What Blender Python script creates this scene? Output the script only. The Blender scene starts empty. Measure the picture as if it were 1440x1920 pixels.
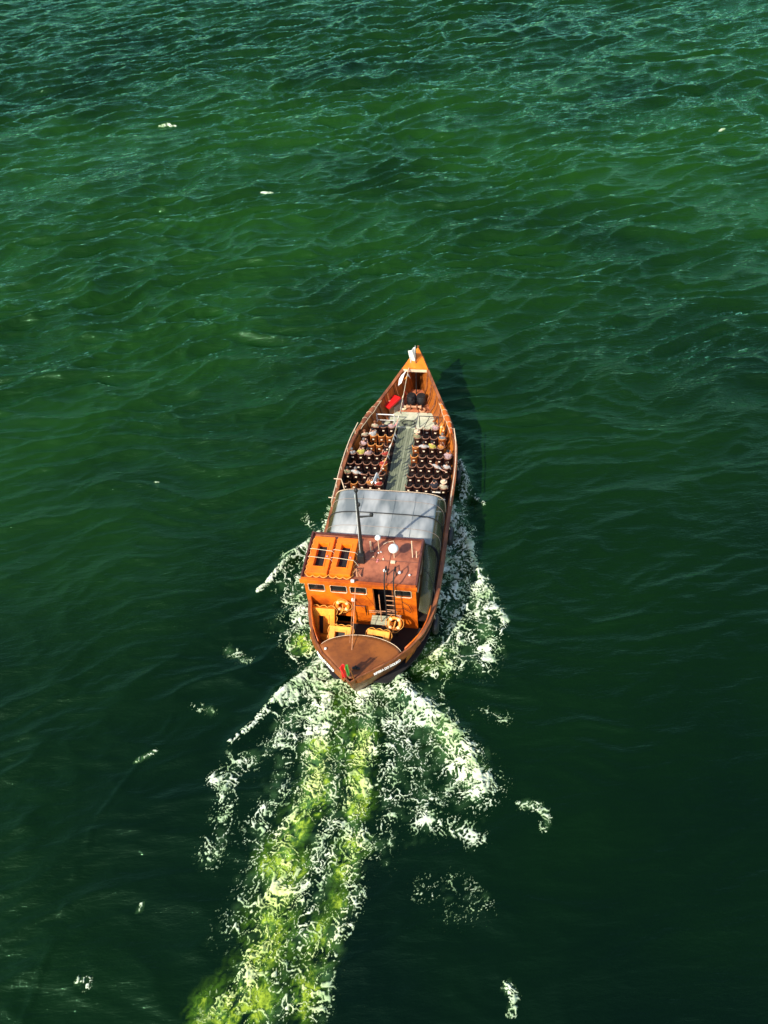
import bpy, bmesh, math, random
import numpy as np
from mathutils import Vector, Matrix, Euler
random.seed(7)
R = math.radians
sc = bpy.context.scene
COL = sc.collection

# ---------------------------------------------------------------- camera, sky, sun, exposure
CAM_H = 34.0
TH, ROLL, FPX = R(47.0), -0.0993, 1585.5
X0, Y0, YAW = -2.068, 19.855, R(12.65)
cF = np.array([0, math.cos(TH), -math.sin(TH)]); cR = np.array([1., 0, 0]); cU = np.array([0, math.sin(TH), math.cos(TH)])
cR2 = cR * math.cos(ROLL) + cU * math.sin(ROLL); cU2 = -cR * math.sin(ROLL) + cU * math.cos(ROLL)
cam_d = bpy.data.cameras.new('camera'); cam = bpy.data.objects.new('camera', cam_d); COL.objects.link(cam)
cam.matrix_world = Matrix(((cR2[0], cU2[0], -cF[0], 0), (cR2[1], cU2[1], -cF[1], 0), (cR2[2], cU2[2], -cF[2], CAM_H), (0, 0, 0, 1)))
cam_d.sensor_fit = 'VERTICAL'; cam_d.sensor_height = 24.0; cam_d.lens = 24.0 * FPX / 1920.0
cam_d.clip_end = 8000; cam_d.clip_start = 0.5
sc.camera = cam

SUN_DIR = Vector((-0.60, -0.56, 0.70)).normalized()       # towards the sun
sun_el = math.asin(SUN_DIR.z)
w = bpy.data.worlds.new('World'); sc.world = w; w.use_nodes = True
nt = w.node_tree
sky = nt.nodes.new('ShaderNodeTexSky'); sky.sky_type = 'NISHITA'; sky.sun_disc = False
sky.sun_elevation = sun_el; sky.sun_rotation = math.atan2(SUN_DIR.x, SUN_DIR.y)
sky.air_density = 1.0; sky.dust_density = 1.5; sky.ozone_density = 1.0
nt.links.new(sky.outputs[0], nt.nodes['Background'].inputs[0]); nt.nodes['Background'].inputs[1].default_value = 0.14
sd = bpy.data.lights.new('sun', 'SUN'); sd.energy = 3.7; sd.angle = R(0.6); sd.color = (1, 0.93, 0.80)
so = bpy.data.objects.new('sun', sd); COL.objects.link(so)
so.rotation_euler = SUN_DIR.to_track_quat('Z', 'Y').to_euler(); so.location = (-40, -10, 60)
sc.view_settings.view_transform = 'Standard'; sc.view_settings.look = 'None'
sc.view_settings.exposure = 0.75; sc.view_settings.gamma = 1.0
sc.render.engine = 'CYCLES'
sc.cycles.max_bounces = 6; sc.cycles.transparent_max_bounces = 8
sc.cycles.use_denoising = True

# ---------------------------------------------------------------- where things stand: boat frame (x starboard, y forward, z up)
cY, sY = math.cos(YAW), math.sin(YAW)
def ground(px, py):
    "world point of the water surface seen at a photo pixel"
    d = cF * FPX + cR2 * (px - 720) - cU2 * (py - 960)
    t = -CAM_H / d[2]
    return (d[0] * t, d[1] * t)
def b2w(x, y, z=0.0):
    return Vector((X0 + x * cY + y * sY, Y0 - x * sY + y * cY, z))
def w2b_xy(X, Y):
    dx, dy = X - X0, Y - Y0
    return dx * cY - dy * sY, dx * sY + dy * cY

# ---------------------------------------------------------------- materials
def new_mat(name):
    m = bpy.data.materials.new(name); m.use_nodes = True
    return m, m.node_tree, m.node_tree.nodes['Principled BSDF']
def paint(name, c1, c2=None, rough=0.5, scale=3.0, bump=0.1, detail=6, stretch=(1, 1, 1), metal=0.0, lo=0.35, hi=0.65, wear=0.5):
    "procedural surface: two tones of one finish, mixed by noise, with a fine uneven relief"
    m, t, p = new_mat(name)
    c2 = c2 or tuple(v * 0.6 for v in c1)
    tc = t.nodes.new('ShaderNodeTexCoord'); mp = t.nodes.new('ShaderNodeMapping'); mp.inputs['Scale'].default_value = stretch
    t.links.new(tc.outputs['Object'], mp.inputs[0])
    n = t.nodes.new('ShaderNodeTexNoise'); n.inputs['Scale'].default_value = scale; n.inputs['Detail'].default_value = detail
    n.inputs['Roughness'].default_value = 0.65
    t.links.new(mp.outputs[0], n.inputs['Vector'])
    r = t.nodes.new('ShaderNodeValToRGB'); r.color_ramp.elements[0].position = lo; r.color_ramp.elements[1].position = hi
    r.color_ramp.elements[0].color = (*c2, 1); r.color_ramp.elements[1].color = (*c1, 1)
    t.links.new(n.outputs[0], r.inputs[0])
    # worn patches and grime of their own shape
    n5 = t.nodes.new('ShaderNodeTexNoise'); n5.inputs['Scale'].default_value = scale * 3.1; n5.inputs['Detail'].default_value = 8; n5.inputs['Roughness'].default_value = 0.75
    n5.inputs['Distortion'].default_value = 0.6; t.links.new(mp.outputs[0], n5.inputs['Vector'])
    r5 = t.nodes.new('ShaderNodeValToRGB'); r5.color_ramp.elements[0].position = 0.55; r5.color_ramp.elements[1].position = 0.68
    r5.color_ramp.elements[0].color = (0, 0, 0, 1); r5.color_ramp.elements[1].color = (wear, wear, wear, 1); t.links.new(n5.outputs[0], r5.inputs[0])
    m5 = t.nodes.new('ShaderNodeMixRGB'); m5.inputs[2].default_value = (c2[0] * .35, c2[1] * .35, c2[2] * .4, 1)
    t.links.new(r5.outputs[0], m5.inputs[0]); t.links.new(r.outputs[0], m5.inputs[1]); t.links.new(m5.outputs[0], p.inputs['Base Color'])
    p.inputs['Roughness'].default_value = rough; p.inputs['Metallic'].default_value = metal
    n2 = t.nodes.new('ShaderNodeTexNoise'); n2.inputs['Scale'].default_value = scale * 7; n2.inputs['Detail'].default_value = 4
    t.links.new(mp.outputs[0], n2.inputs['Vector'])
    b = t.nodes.new('ShaderNodeBump'); b.inputs['Strength'].default_value = bump; b.inputs['Distance'].default_value = 0.02
    t.links.new(n2.outputs[0], b.inputs['Height']); t.links.new(b.outputs[0], p.inputs['Normal'])
    return m
def planks(name, c1, c2, width=0.14, rough=0.6, axis='X', gap=(0.01, 0.008, 0.006)):
    m, t, p = new_mat(name)
    tc = t.nodes.new('ShaderNodeTexCoord'); sp = t.nodes.new('ShaderNodeSeparateXYZ'); t.links.new(tc.outputs['Object'], sp.inputs[0])
    mul = t.nodes.new('ShaderNodeMath'); mul.operation = 'DIVIDE'; mul.inputs[1].default_value = width; t.links.new(sp.outputs[axis], mul.inputs[0])
    fl = t.nodes.new('ShaderNodeMath'); fl.operation = 'FLOOR'; t.links.new(mul.outputs[0], fl.inputs[0])
    fr = t.nodes.new('ShaderNodeMath'); fr.operation = 'FRACT'; t.links.new(mul.outputs[0], fr.inputs[0])
    wn = t.nodes.new('ShaderNodeTexWhiteNoise'); wn.noise_dimensions = '1D'; t.links.new(fl.outputs[0], wn.inputs['W'])
    mp = t.nodes.new('ShaderNodeMapping'); mp.inputs['Scale'].default_value = (6, 0.7, 1) if axis == 'X' else (0.7, 6, 1)
    t.links.new(tc.outputs['Object'], mp.inputs[0])
    n = t.nodes.new('ShaderNodeTexNoise'); n.inputs['Scale'].default_value = 3; n.inputs['Detail'].default_value = 8; t.links.new(mp.outputs[0], n.inputs['Vector'])
    ad = t.nodes.new('ShaderNodeMath'); ad.operation = 'MULTIPLY_ADD'; ad.inputs[1].default_value = 0.35; t.links.new(wn.outputs[0], ad.inputs[0]); t.links.new(n.outputs[0], ad.inputs[2])
    r = t.nodes.new('ShaderNodeValToRGB'); r.color_ramp.elements[0].position = 0.4; r.color_ramp.elements[1].position = 0.85
    r.color_ramp.elements[0].color = (*c2, 1); r.color_ramp.elements[1].color = (*c1, 1); t.links.new(ad.outputs[0], r.inputs[0])
    g = t.nodes.new('ShaderNodeMath'); g.operation = 'LESS_THAN'; g.inputs[1].default_value = 0.1; t.links.new(fr.outputs[0], g.inputs[0])
    mx = t.nodes.new('ShaderNodeMixRGB'); mx.inputs[2].default_value = (*gap, 1); t.links.new(g.outputs[0], mx.inputs[0]); t.links.new(r.outputs[0], mx.inputs[1])
    t.links.new(mx.outputs[0], p.inputs['Base Color']); p.inputs['Roughness'].default_value = rough
    return m
M = {}
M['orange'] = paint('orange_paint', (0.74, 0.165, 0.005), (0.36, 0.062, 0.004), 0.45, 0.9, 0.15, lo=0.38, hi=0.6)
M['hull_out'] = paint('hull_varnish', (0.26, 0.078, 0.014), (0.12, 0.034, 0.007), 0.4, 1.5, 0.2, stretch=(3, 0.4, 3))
M['hull_in'] = planks('bulwark_boards', (0.52, 0.155, 0.016), (0.22, 0.055, 0.008), 0.9, 0.5, 'Y', gap=(0.12, 0.035, 0.01))
M['rail'] = paint('gunwale_wood', (0.34, 0.115, 0.04), (0.12, 0.036, 0.014), 0.4, 1.6, 0.25, stretch=(2, 0.6, 2))
M['aft_deck'] = paint('aft_deck_paint', (0.28, 0.085, 0.012), (0.15, 0.042, 0.007), 0.5, 0.7, 0.15, lo=0.4, hi=0.62)
M['roof'] = paint('roof_paint', (0.44, 0.145, 0.07), (0.14, 0.040, 0.020), 0.38, 0.9, 0.2, lo=0.36, hi=0.62)
M['roof_edge'] = paint('roof_edge_paint', (0.13, 0.045, 0.03), (0.07, 0.02, 0.015), 0.4)
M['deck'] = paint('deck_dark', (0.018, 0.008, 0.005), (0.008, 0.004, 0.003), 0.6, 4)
M['bow_deck'] = paint('bow_deck', (0.50, 0.16, 0.07), (0.30, 0.09, 0.04), 0.55, 2.5, 0.3)
M['peak'] = paint('peak_paint', (0.86, 0.25, 0.012), (0.66, 0.15, 0.008), 0.4, 1.0)
M['aisle'] = planks('aisle_boards', (0.27, 0.29, 0.19), (0.11, 0.13, 0.075), 0.13, 0.55)
M['stage'] = paint('stage_boards', (0.62, 0.60, 0.44), (0.36, 0.40, 0.27), 0.55, 1.6, 0.2)
M['black'] = paint('black_metal', (0.012, 0.011, 0.011), (0.006, 0.006, 0.006), 0.6, 8)
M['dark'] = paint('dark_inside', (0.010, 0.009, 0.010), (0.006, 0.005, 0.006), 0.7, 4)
M['glass'] = paint('window_glass', (0.02, 0.022, 0.02), (0.01, 0.01, 0.01), 0.08, 2, 0.0)
M['white'] = paint('white_paint', (0.82, 0.80, 0.74), (0.66, 0.64, 0.58), 0.4, 5, 0.05)
M['dome'] = paint('dome_white', (0.85, 0.83, 0.78), (0.78, 0.76, 0.7), 0.3, 3, 0.0)
M['cream'] = paint('cream_frame', (0.80, 0.62, 0.42), (0.6, 0.42, 0.26), 0.4, 5, 0.05)
M['rope'] = paint('pale_rope', (0.72, 0.62, 0.42), (0.48, 0.38, 0.22), 0.8, 30)
M['raft'] = paint('raft_orange', (0.95, 0.205, 0.003), (0.78, 0.13, 0.003), 0.5, 1.6, 0.2)
M['raft_low'] = paint('raft_orange_worn', (0.95, 0.38, 0.02), (0.75, 0.24, 0.012), 0.55, 2.4, 0.3)
M['raft_rope'] = paint('raft_rope', (0.82, 0.40, 0.07), (0.6, 0.24, 0.03), 0.7, 20)
M['ring'] = paint('ring_orange', (0.92, 0.30, 0.03), (0.75, 0.20, 0.015), 0.5, 4)
M['ring_pale'] = paint('ring_band', (0.85, 0.6, 0.3), (0.7, 0.45, 0.2), 0.5, 4)
M['red'] = paint('red_vinyl', (0.75, 0.012, 0.012), (0.55, 0.008, 0.008), 0.45, 2, 0.1)
M['green'] = paint('flag_green', (0.06, 0.28, 0.03), (0.04, 0.18, 0.02), 0.7, 5)
M['yellow'] = paint('flag_yellow', (0.85, 0.6, 0.05), (0.7, 0.45, 0.03), 0.7, 5)
M['pink'] = paint('faded_pink', (0.75, 0.25, 0.25), (0.6, 0.16, 0.14), 0.7, 5)
M['grey'] = paint('grey_box', (0.30, 0.24, 0.20), (0.2, 0.15, 0.12), 0.6, 4)
M['rubber'] = paint('fender_rubber', (0.018, 0.018, 0.02), (0.01, 0.01, 0.01), 0.5, 6, 0.2)
M['chair'] = paint('chair_dark', (0.035, 0.010, 0.006), (0.016, 0.005, 0.004), 0.28, 3, 0.05)
M['chair_warm'] = paint('chair_warm', (0.30, 0.085, 0.014), (0.15, 0.036, 0.008), 0.3, 3, 0.05)
M['chair_rim_sheen'] = paint('chair_rim_sheen', (0.34, 0.17, 0.10), (0.20, 0.09, 0.05), 0.25, 3, 0.05)  # tan tone stands for the sheen on the curved rim, put into the colour
M['chair_rim_sheen_warm'] = paint('chair_rim_sheen_warm', (0.75, 0.32, 0.08), (0.55, 0.2, 0.05), 0.25, 3, 0.05)  # same painted rim sheen, for the orange brown chairs
M['slot_light'] = paint('chair_slot_light', (0.80, 0.66, 0.48), (0.6, 0.46, 0.3), 0.3, 3, 0.0)  # pale tone painted for the sunlit seat behind the slot
M['board'] = paint('grey_board', (0.50, 0.50, 0.34), (0.24, 0.26, 0.16), 0.5, 5, 0.2, stretch=(0.6, 3, 1))
M['pole_tan'] = paint('staff_wood', (0.55, 0.28, 0.14), (0.38, 0.17, 0.08), 0.4, 4)
M['skin'] = paint('skin', (0.55, 0.29, 0.19), (0.45, 0.22, 0.14), 0.5, 5, 0.0)
M['skin_dark'] = paint('skin_tanned', (0.36, 0.17, 0.10), (0.28, 0.12, 0.07), 0.5, 5, 0.0)

def canopy_mat(name, col, alpha, rough, bands):
    m, t, p = new_mat(name)
    tc = t.nodes.new('ShaderNodeTexCoord'); mp = t.nodes.new('ShaderNodeMapping'); mp.inputs['Scale'].default_value = (1.0, 0.35, 1)
    t.links.new(tc.outputs['Object'], mp.inputs[0])
    n = t.nodes.new('ShaderNodeTexNoise'); n.inputs['Scale'].default_value = 1.1; n.inputs['Detail'].default_value = 3; t.links.new(mp.outputs[0], n.inputs['Vector'])
    r = t.nodes.new('ShaderNodeValToRGB'); r.color_ramp.elements[0].position = 0.38; r.color_ramp.elements[1].position = 0.64
    r.color_ramp.elements[0].color = (*bands[0], 1); r.color_ramp.elements[1].color = (*bands[1], 1)
    t.links.new(n.outputs[0], r.inputs[0]); t.links.new(r.outputs[0], p.inputs['Base Color'])
    p.inputs['Alpha'].default_value = alpha; p.inputs['Roughness'].default_value = rough
    p.inputs['Specular IOR Level'].default_value = 0.8
    n2 = t.nodes.new('ShaderNodeTexNoise'); n2.inputs['Scale'].default_value = 2.2; n2.inputs['Detail'].default_value = 3
    t.links.new(mp.outputs[0], n2.inputs['Vector'])
    b = t.nodes.new('ShaderNodeBump'); b.inputs['Strength'].default_value = 0.5; b.inputs['Distance'].default_value = 0.06
    t.links.new(n2.outputs[0], b.inputs['Height']); t.links.new(b.outputs[0], p.inputs['Normal'])
    return m
M['canopy'] = canopy_mat('clear_plastic_top', None, 0.72, 0.22, ((0.20, 0.225, 0.22), (0.58, 0.585, 0.55)))
M['curtain'] = canopy_mat('clear_plastic_side', None, 0.34, 0.18, ((0.10, 0.09, 0.03), (0.18, 0.16, 0.07)))

# ---------------------------------------------------------------- mesh helpers
class MB:
    def __init__(s): s.bm = bmesh.new()
    def box(s, c, d, rot=None, bevel=0.0):
        g = bmesh.ops.create_cube(s.bm, size=1.0); vs = g['verts']
        for v in vs: v.co = Vector((v.co.x * d[0], v.co.y * d[1], v.co.z * d[2]))
        if bevel > 0:
            es = list({e for v in vs for e in v.link_edges})
            r = bmesh.ops.bevel(s.bm, geom=es, offset=bevel, segments=2, affect='EDGES', profile=0.7)
            vs = list({v for f in r['faces'] for v in f.verts} | {v for v in vs if v.is_valid})
        mt = Matrix.Translation(Vector(c)) @ (rot.to_4x4() if rot else Matrix.Identity(4))
        for v in vs: v.co = mt @ v.co
        return s
    def tube(s, pts, rad, seg=8, closed=False, cap=True):
        pts = [Vector(p) for p in pts]; n = len(pts); rings = []
        rads = rad if isinstance(rad, (list, tuple)) else [rad] * n
        up = Vector((0, 0, 1))
        for i, p in enumerate(pts):
            a = pts[(i - 1) % n] if (closed or i > 0) else p
            b = pts[(i + 1) % n] if (closed or i < n - 1) else p
            t = (b - a); t = t.normalized() if t.length > 1e-9 else Vector((0, 0, 1))
            if i == 0: u = t.orthogonal().normalized() if abs(t.dot(up)) > 0.95 else t.cross(up).normalized()
            else: u = (u - t * u.dot(t)); u = u.normalized() if u.length > 1e-6 else t.orthogonal().normalized()
            v = t.cross(u)
            rings.append([s.bm.verts.new(p + (u * math.cos(2 * math.pi * k / seg) + v * math.sin(2 * math.pi * k / seg)) * rads[i]) for k in range(seg)])
        for i in range(n if closed else n - 1):
            A, B = rings[i], rings[(i + 1) % n]
            for k in range(seg):
                try: s.bm.faces.new((A[k], A[(k + 1) % seg], B[(k + 1) % seg], B[k]))
                except ValueError: pass
        if cap and not closed:
            s.bm.faces.new(list(reversed(rings[0]))); s.bm.faces.new(rings[-1])
        return s
    def ball(s, c, r, sx=1, sy=1, sz=1, seg=14):
        g = bmesh.ops.create_uvsphere(s.bm, u_segments=seg, v_segments=seg // 2 + 2, radius=1.0)
        for v in g['verts']: v.co = Vector((c[0] + v.co.x * r * sx, c[1] + v.co.y * r * sy, c[2] + v.co.z * r * sz))
        return s
    def poly(s, pts, thick=0.0):
        "prism: polygon pts (3D) extruded by vector thick"
        a = [s.bm.verts.new(Vector(p)) for p in pts]
        if not thick: s.bm.faces.new(a); return s
        e = Vector(thick) if not isinstance(thick, (int, float)) else Vector((0, 0, thick))
        b = [s.bm.verts.new(Vector(p) + e) for p in pts]
        s.bm.faces.new(list(reversed(a))); s.bm.faces.new(b)
        n = len(a)
        for i in range(n): s.bm.faces.new((a[i], a[(i + 1) % n], b[(i + 1) % n], b[i]))
        return s
    def grid(s, rows):
        vv = [[s.bm.verts.new(Vector(p)) for p in r] for r in rows]
        for i in range(len(vv) - 1):
            for j in range(len(vv[0]) - 1):
                try: s.bm.faces.new((vv[i][j], vv[i][j + 1], vv[i + 1][j + 1], vv[i + 1][j]))
                except ValueError: pass
        return s
    def build(s, name, mat, parent=None, smooth=False, loc=None):
        bmesh.ops.recalc_face_normals(s.bm, faces=s.bm.faces)
        me = bpy.data.meshes.new(name); s.bm.to_mesh(me); s.bm.free()
        me.materials.append(mat)
        if smooth:
            for p in me.polygons: p.use_smooth = True
            try: me.set_sharp_from_angle(angle=R(40))
            except Exception: pass
        o = bpy.data.objects.new(name, me); COL.objects.link(o)
        if parent: o.parent = parent
        if loc is not None: o.location = loc
        return o
def tag(o, label=None, cat=None, group=None, kind=None):
    if label: o['label'] = label
    if cat: o['category'] = cat
    if group: o['group'] = group
    if kind: o['kind'] = kind
    return o
def empty(name, x, y, z, rz=0.0):
    "an Empty standing at a boat-frame point"
    o = bpy.data.objects.new(name, None); COL.objects.link(o)
    o.location = b2w(x, y, z); o.rotation_euler = (0, 0, rz - YAW); o.empty_display_size = 0.2
    return o
def copy_tree(o):
    c = o.copy(); COL.objects.link(c)
    for ch in list(o.children):
        d = ch.copy(); COL.objects.link(d); d.parent = c
        for g in ch.children:
            e = g.copy(); COL.objects.link(e); e.parent = d
    return c

# ---------------------------------------------------------------- noise
def _hash(ix, iy, seed):
    h = (ix.astype(np.int64) * 374761393 + iy.astype(np.int64) * 668265263 + seed * 982451653) & 0x7fffffff
    h = ((h ^ (h >> 13)) * 1274126177) & 0x7fffffff
    return ((h ^ (h >> 16)) & 0xffff) / 65535.0 * 2 * math.pi
def perlin(x, y, seed=0):
    xi = np.floor(x); yi = np.floor(y); xf = x - xi; yf = y - yi
    u = xf * xf * xf * (xf * (xf * 6 - 15) + 10); v = yf * yf * yf * (yf * (yf * 6 - 15) + 10)
    def g(ox, oy):
        a = _hash(xi + ox, yi + oy, seed)
        return np.cos(a) * (xf - ox) + np.sin(a) * (yf - oy)
    n0 = g(0, 0) * (1 - u) + g(1, 0) * u; n1 = g(0, 1) * (1 - u) + g(1, 1) * u
    return (n0 * (1 - v) + n1 * v) * 1.5
def sstep(a, b, x):
    t = np.clip((x - a) / (b - a), 0, 1); return t * t * (3 - 2 * t)
def seg_dist(X, Y, pts):
    "distance to a polyline and the parameter (0..1) along it"
    best = np.full(X.shape, 1e9); par = np.zeros(X.shape); n = len(pts) - 1
    for i in range(n):
        ax, ay = pts[i]; bx, by = pts[i + 1]; dx, dy = bx - ax, by - ay
        L = dx * dx + dy * dy + 1e-12
        t = np.clip(((X - ax) * dx + (Y - ay) * dy) / L, 0, 1)
        d = np.hypot(X - ax - t * dx, Y - ay - t * dy)
        m = d < best; best = np.where(m, d, best); par = np.where(m, (i + t) / n, par)
    return best, par
def inside(X, Y, poly):
    c = np.zeros(X.shape, bool); n = len(poly)
    for i in range(n):
        x1, y1 = poly[i]; x2, y2 = poly[(i + 1) % n]
        k = ((y1 > Y) != (y2 > Y)) & (X < (x2 - x1) * (Y - y1) / (y2 - y1 + 1e-12) + x1)
        c ^= k
    return c
G = lambda *pp: [ground(*p) for p in pp]
# wake: crest lines and areas on the water (world metres)
CREST = [  # points, width m, strength, wave height m
    (G((600, 1003), (578, 1022), (552, 1040), (525, 1068), (505, 1090), (484, 1108)), 0.26, 0.95, 0.16),
    (G((862, 868), (872, 898), (884, 922), (906, 948)), 0.30, 0.68, 0.14),
    (G((846, 958), (866, 985), (882, 1025), (892, 1062), (903, 1090), (918, 1108)), 0.36, 0.85, 0.16),
    (G((915, 1138), (935, 1145), (943, 1165), (938, 1190)), 0.42, 0.80, 0.18),
    (G((612, 1238), (575, 1265), (540, 1292), (505, 1328), (470, 1362), (433, 1393)), 0.30, 1.0, 0.22),
    (G((738, 1262), (768, 1300), (805, 1330), (846, 1362), (874, 1400), (896, 1445), (905, 1478)), 0.40, 1.0, 0.24),
]
SOFT = [  # points, width at start, width at end, strength at start, at end
    (G((604, 1255), (560, 1290), (520, 1335)), 0.9, 0.5, 0.85, 0.45),
    (G((770, 1300), (815, 1350), (850, 1410), (885, 1465)), 0.9, 1.3, 0.58, 0.72),
    (G((612, 1285), (598, 1340), (596, 1400), (586, 1450), (580, 1500), (545, 1560), (535, 1600), (520, 1660), (505, 1720), (470, 1810), (455, 1870), (400, 1895)), 0.75, 0.8, 0.80, 0.52),
    (G((680, 1285), (690, 1345), (688, 1400), (672, 1450), (668, 1500), (655, 1550), (690, 1580)), 0.55, 0.7, 0.85, 0.55),
    (G((680, 1570), (655, 1620), (660, 1680), (625, 1760), (610, 1830), (590, 1920)), 0.6, 0.6, 0.60, 0.46),
    (G((650, 1290), (640, 1400), (628, 1520), (600, 1640), (570, 1740), (530, 1850), (500, 1920)), 1.5, 1.7, 0.46, 0.40),
    (G((845, 955), (838, 1010), (826, 1070), (812, 1120)), 0.75, 0.95, 0.90, 0.62),
    (G((860, 960), (868, 1040), (862, 1100)), 0.8, 0.9, 0.62, 0.52),
    (G((865, 1130), (880, 1190), (905, 1240)), 1.1, 1.1, 0.46, 0.43),
    (G((790, 1215), (830, 1225)), 0.7, 0.6, 0.85, 0.75),
    (G((780, 1240), (825, 1262), (820, 1300)), 0.9, 0.6, 0.62, 0.38),
    (G((555, 1045), (545, 1090), (560, 1160)), 1.0, 1.0, 0.44, 0.44),
    (G((570, 1200), (545, 1210)), 0.5, 0.4, 0.62, 0.5),
    (G((525, 1170), (560, 1240)), 0.9, 0.9, 0.40, 0.38),
    (G((640, 905), (620, 960), (608, 1000)), 0.35, 0.45, 0.55, 0.55),
    (G((596, 1010), (572, 1080), (566, 1150), (580, 1215)), 0.7, 0.7, 0.62, 0.58),
    (G((866, 885), (872, 930), (860, 955)), 0.45, 0.6, 0.60, 0.75),
    (G((895, 1065), (912, 1110), (925, 1150)), 0.5, 0.6, 0.60, 0.62),
    (G((572, 968), (590, 1000)), 0.4, 0.4, 0.42, 0.42),
    (G((720, 1300), (745, 1400), (735, 1500), (720, 1600)), 1.0, 0.9, 0.48, 0.36),
    (G((780, 1380), (790, 1460), (790, 1540)), 1.0, 1.0, 0.48, 0.42),
    (G((800, 1530), (840, 1550), (890, 1570)), 0.7, 0.7, 0.50, 0.42),
    (G((705, 1285), (745, 1370), (795, 1440)), 0.9, 1.0, 0.56, 0.50),
    (G((745, 1300), (800, 1375), (840, 1440)), 0.8, 1.0, 0.60, 0.56),
    (G((870, 1465), (820, 1495), (750, 1490)), 0.7, 0.8, 0.52, 0.44),
    (G((620, 1265), (560, 1330), (500, 1400), (440, 1450)), 0.8, 0.8, 0.56, 0.42),
    (G((838, 1120), (852, 1180), (855, 1240)), 1.1, 1.0, 0.56, 0.50),
    (G((880, 1090), (900, 1140), (915, 1200)), 0.8, 0.9, 0.52, 0.54),
    (G((850, 990), (856, 1050), (852, 1110)), 0.8, 0.9, 0.72, 0.60),
    (G((405, 1460), (430, 1480)), 0.5, 0.45, 0.52, 0.50),
    (G((440, 1440), (430, 1500), (400, 1600)), 0.9, 0.9, 0.40, 0.36),
    (G((545, 1380), (530, 1450), (490, 1540), (480, 1640), (440, 1740)), 0.9, 1.1, 0.44, 0.37),
    (G((800, 1670), (850, 1660), (900, 1700), (840, 1720)), 0.8, 0.7, 0.35, 0.32),
    (G((980, 1508), (1005, 1510), (1025, 1530), (1020, 1555)), 0.28, 0.28, 0.80, 0.52),
    (G((952, 1850), (965, 1870), (958, 1898)), 0.2, 0.2, 0.72, 0.62),
    (G((150, 1838), (165, 1835), (160, 1850)), 0.22, 0.22, 0.62, 0.52),
    (G((256, 1427), (275, 1417), (292, 1408)), 0.12, 0.10, 0.85, 0.85),
    (G((264, 1695), (260, 1706)), 0.09, 0.08, 0.8, 0.8),
    (G((300, 236), (314, 234), (328, 235)), 0.20, 0.16, 0.95, 0.85),
    (G((490, 358), (508, 356), (525, 359)), 0.18, 0.14, 0.95, 0.85),
    (G((1351, 244), (1357, 242)), 0.20, 0.16, 0.9, 0.9),
    (G((425, 1215), (450, 1232), (470, 1238)), 0.4, 0.3, 0.48, 0.46),
    (G((365, 1320), (400, 1335)), 0.3, 0.3, 0.42, 0.40),
    (G((900, 1330), (950, 1345)), 0.6, 0.5, 0.37, 0.36),
    (G((705, 382), (722, 380)), 0.10, 0.08, 0.5, 0.5),
    (G((288, 902), (296, 903)), 0.10, 0.08, 0.6, 0.6),
]
AERATED = [  # points, width, strength: water made pale green by air bubbles
    (G((640, 1290), (640, 1400), (625, 1500)), 1.4, 1.3, 0.26, 0.26),
    (G((600, 1400), (590, 1490), (545, 1580), (530, 1620)), 0.6, 0.9, 0.8, 0.9),
    (G((680, 1380), (668, 1510)), 0.55, 0.65, 0.9, 0.95),
    (G((520, 1690), (490, 1790)), 0.85, 0.9, 1.0, 1.0),
    (G((630, 1690), (585, 1800), (570, 1880)), 0.6, 0.65, 0.6, 0.7),
    (G((470, 1870), (400, 1905)), 0.9, 0.8, 1.0, 0.9),
    (G((660, 1590), (640, 1640)), 0.7, 0.5, 0.75, 0.6),
    (G((563, 1205), (575, 1212)), 0.45, 0.4, 0.95, 0.9),
    (G((800, 1225), (830, 1240)), 0.8, 0.8, 0.45, 0.35),
    (G((830, 1370), (890, 1450)), 0.7, 0.7, 0.25, 0.2),
]
def lines_field(X, Y, L):
    out = np.zeros(X.shape)
    for pts, w0, w1, s0, s1 in L:
        xs = [p[0] for p in pts]; ys = [p[1] for p in pts]; m = 3 * max(w0, w1) + 0.5
        k = (X > min(xs) - m) & (X < max(xs) + m) & (Y > min(ys) - m) & (Y < max(ys) + m)
        if not k.any(): continue
        d, t = seg_dist(X[k], Y[k], pts)
        wd = w0 + (w1 - w0) * t
        v = (s0 + (s1 - s0) * t) * np.exp(-(d / wd) ** 2)
        out[k] = np.maximum(out[k], v)
    return out
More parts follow.
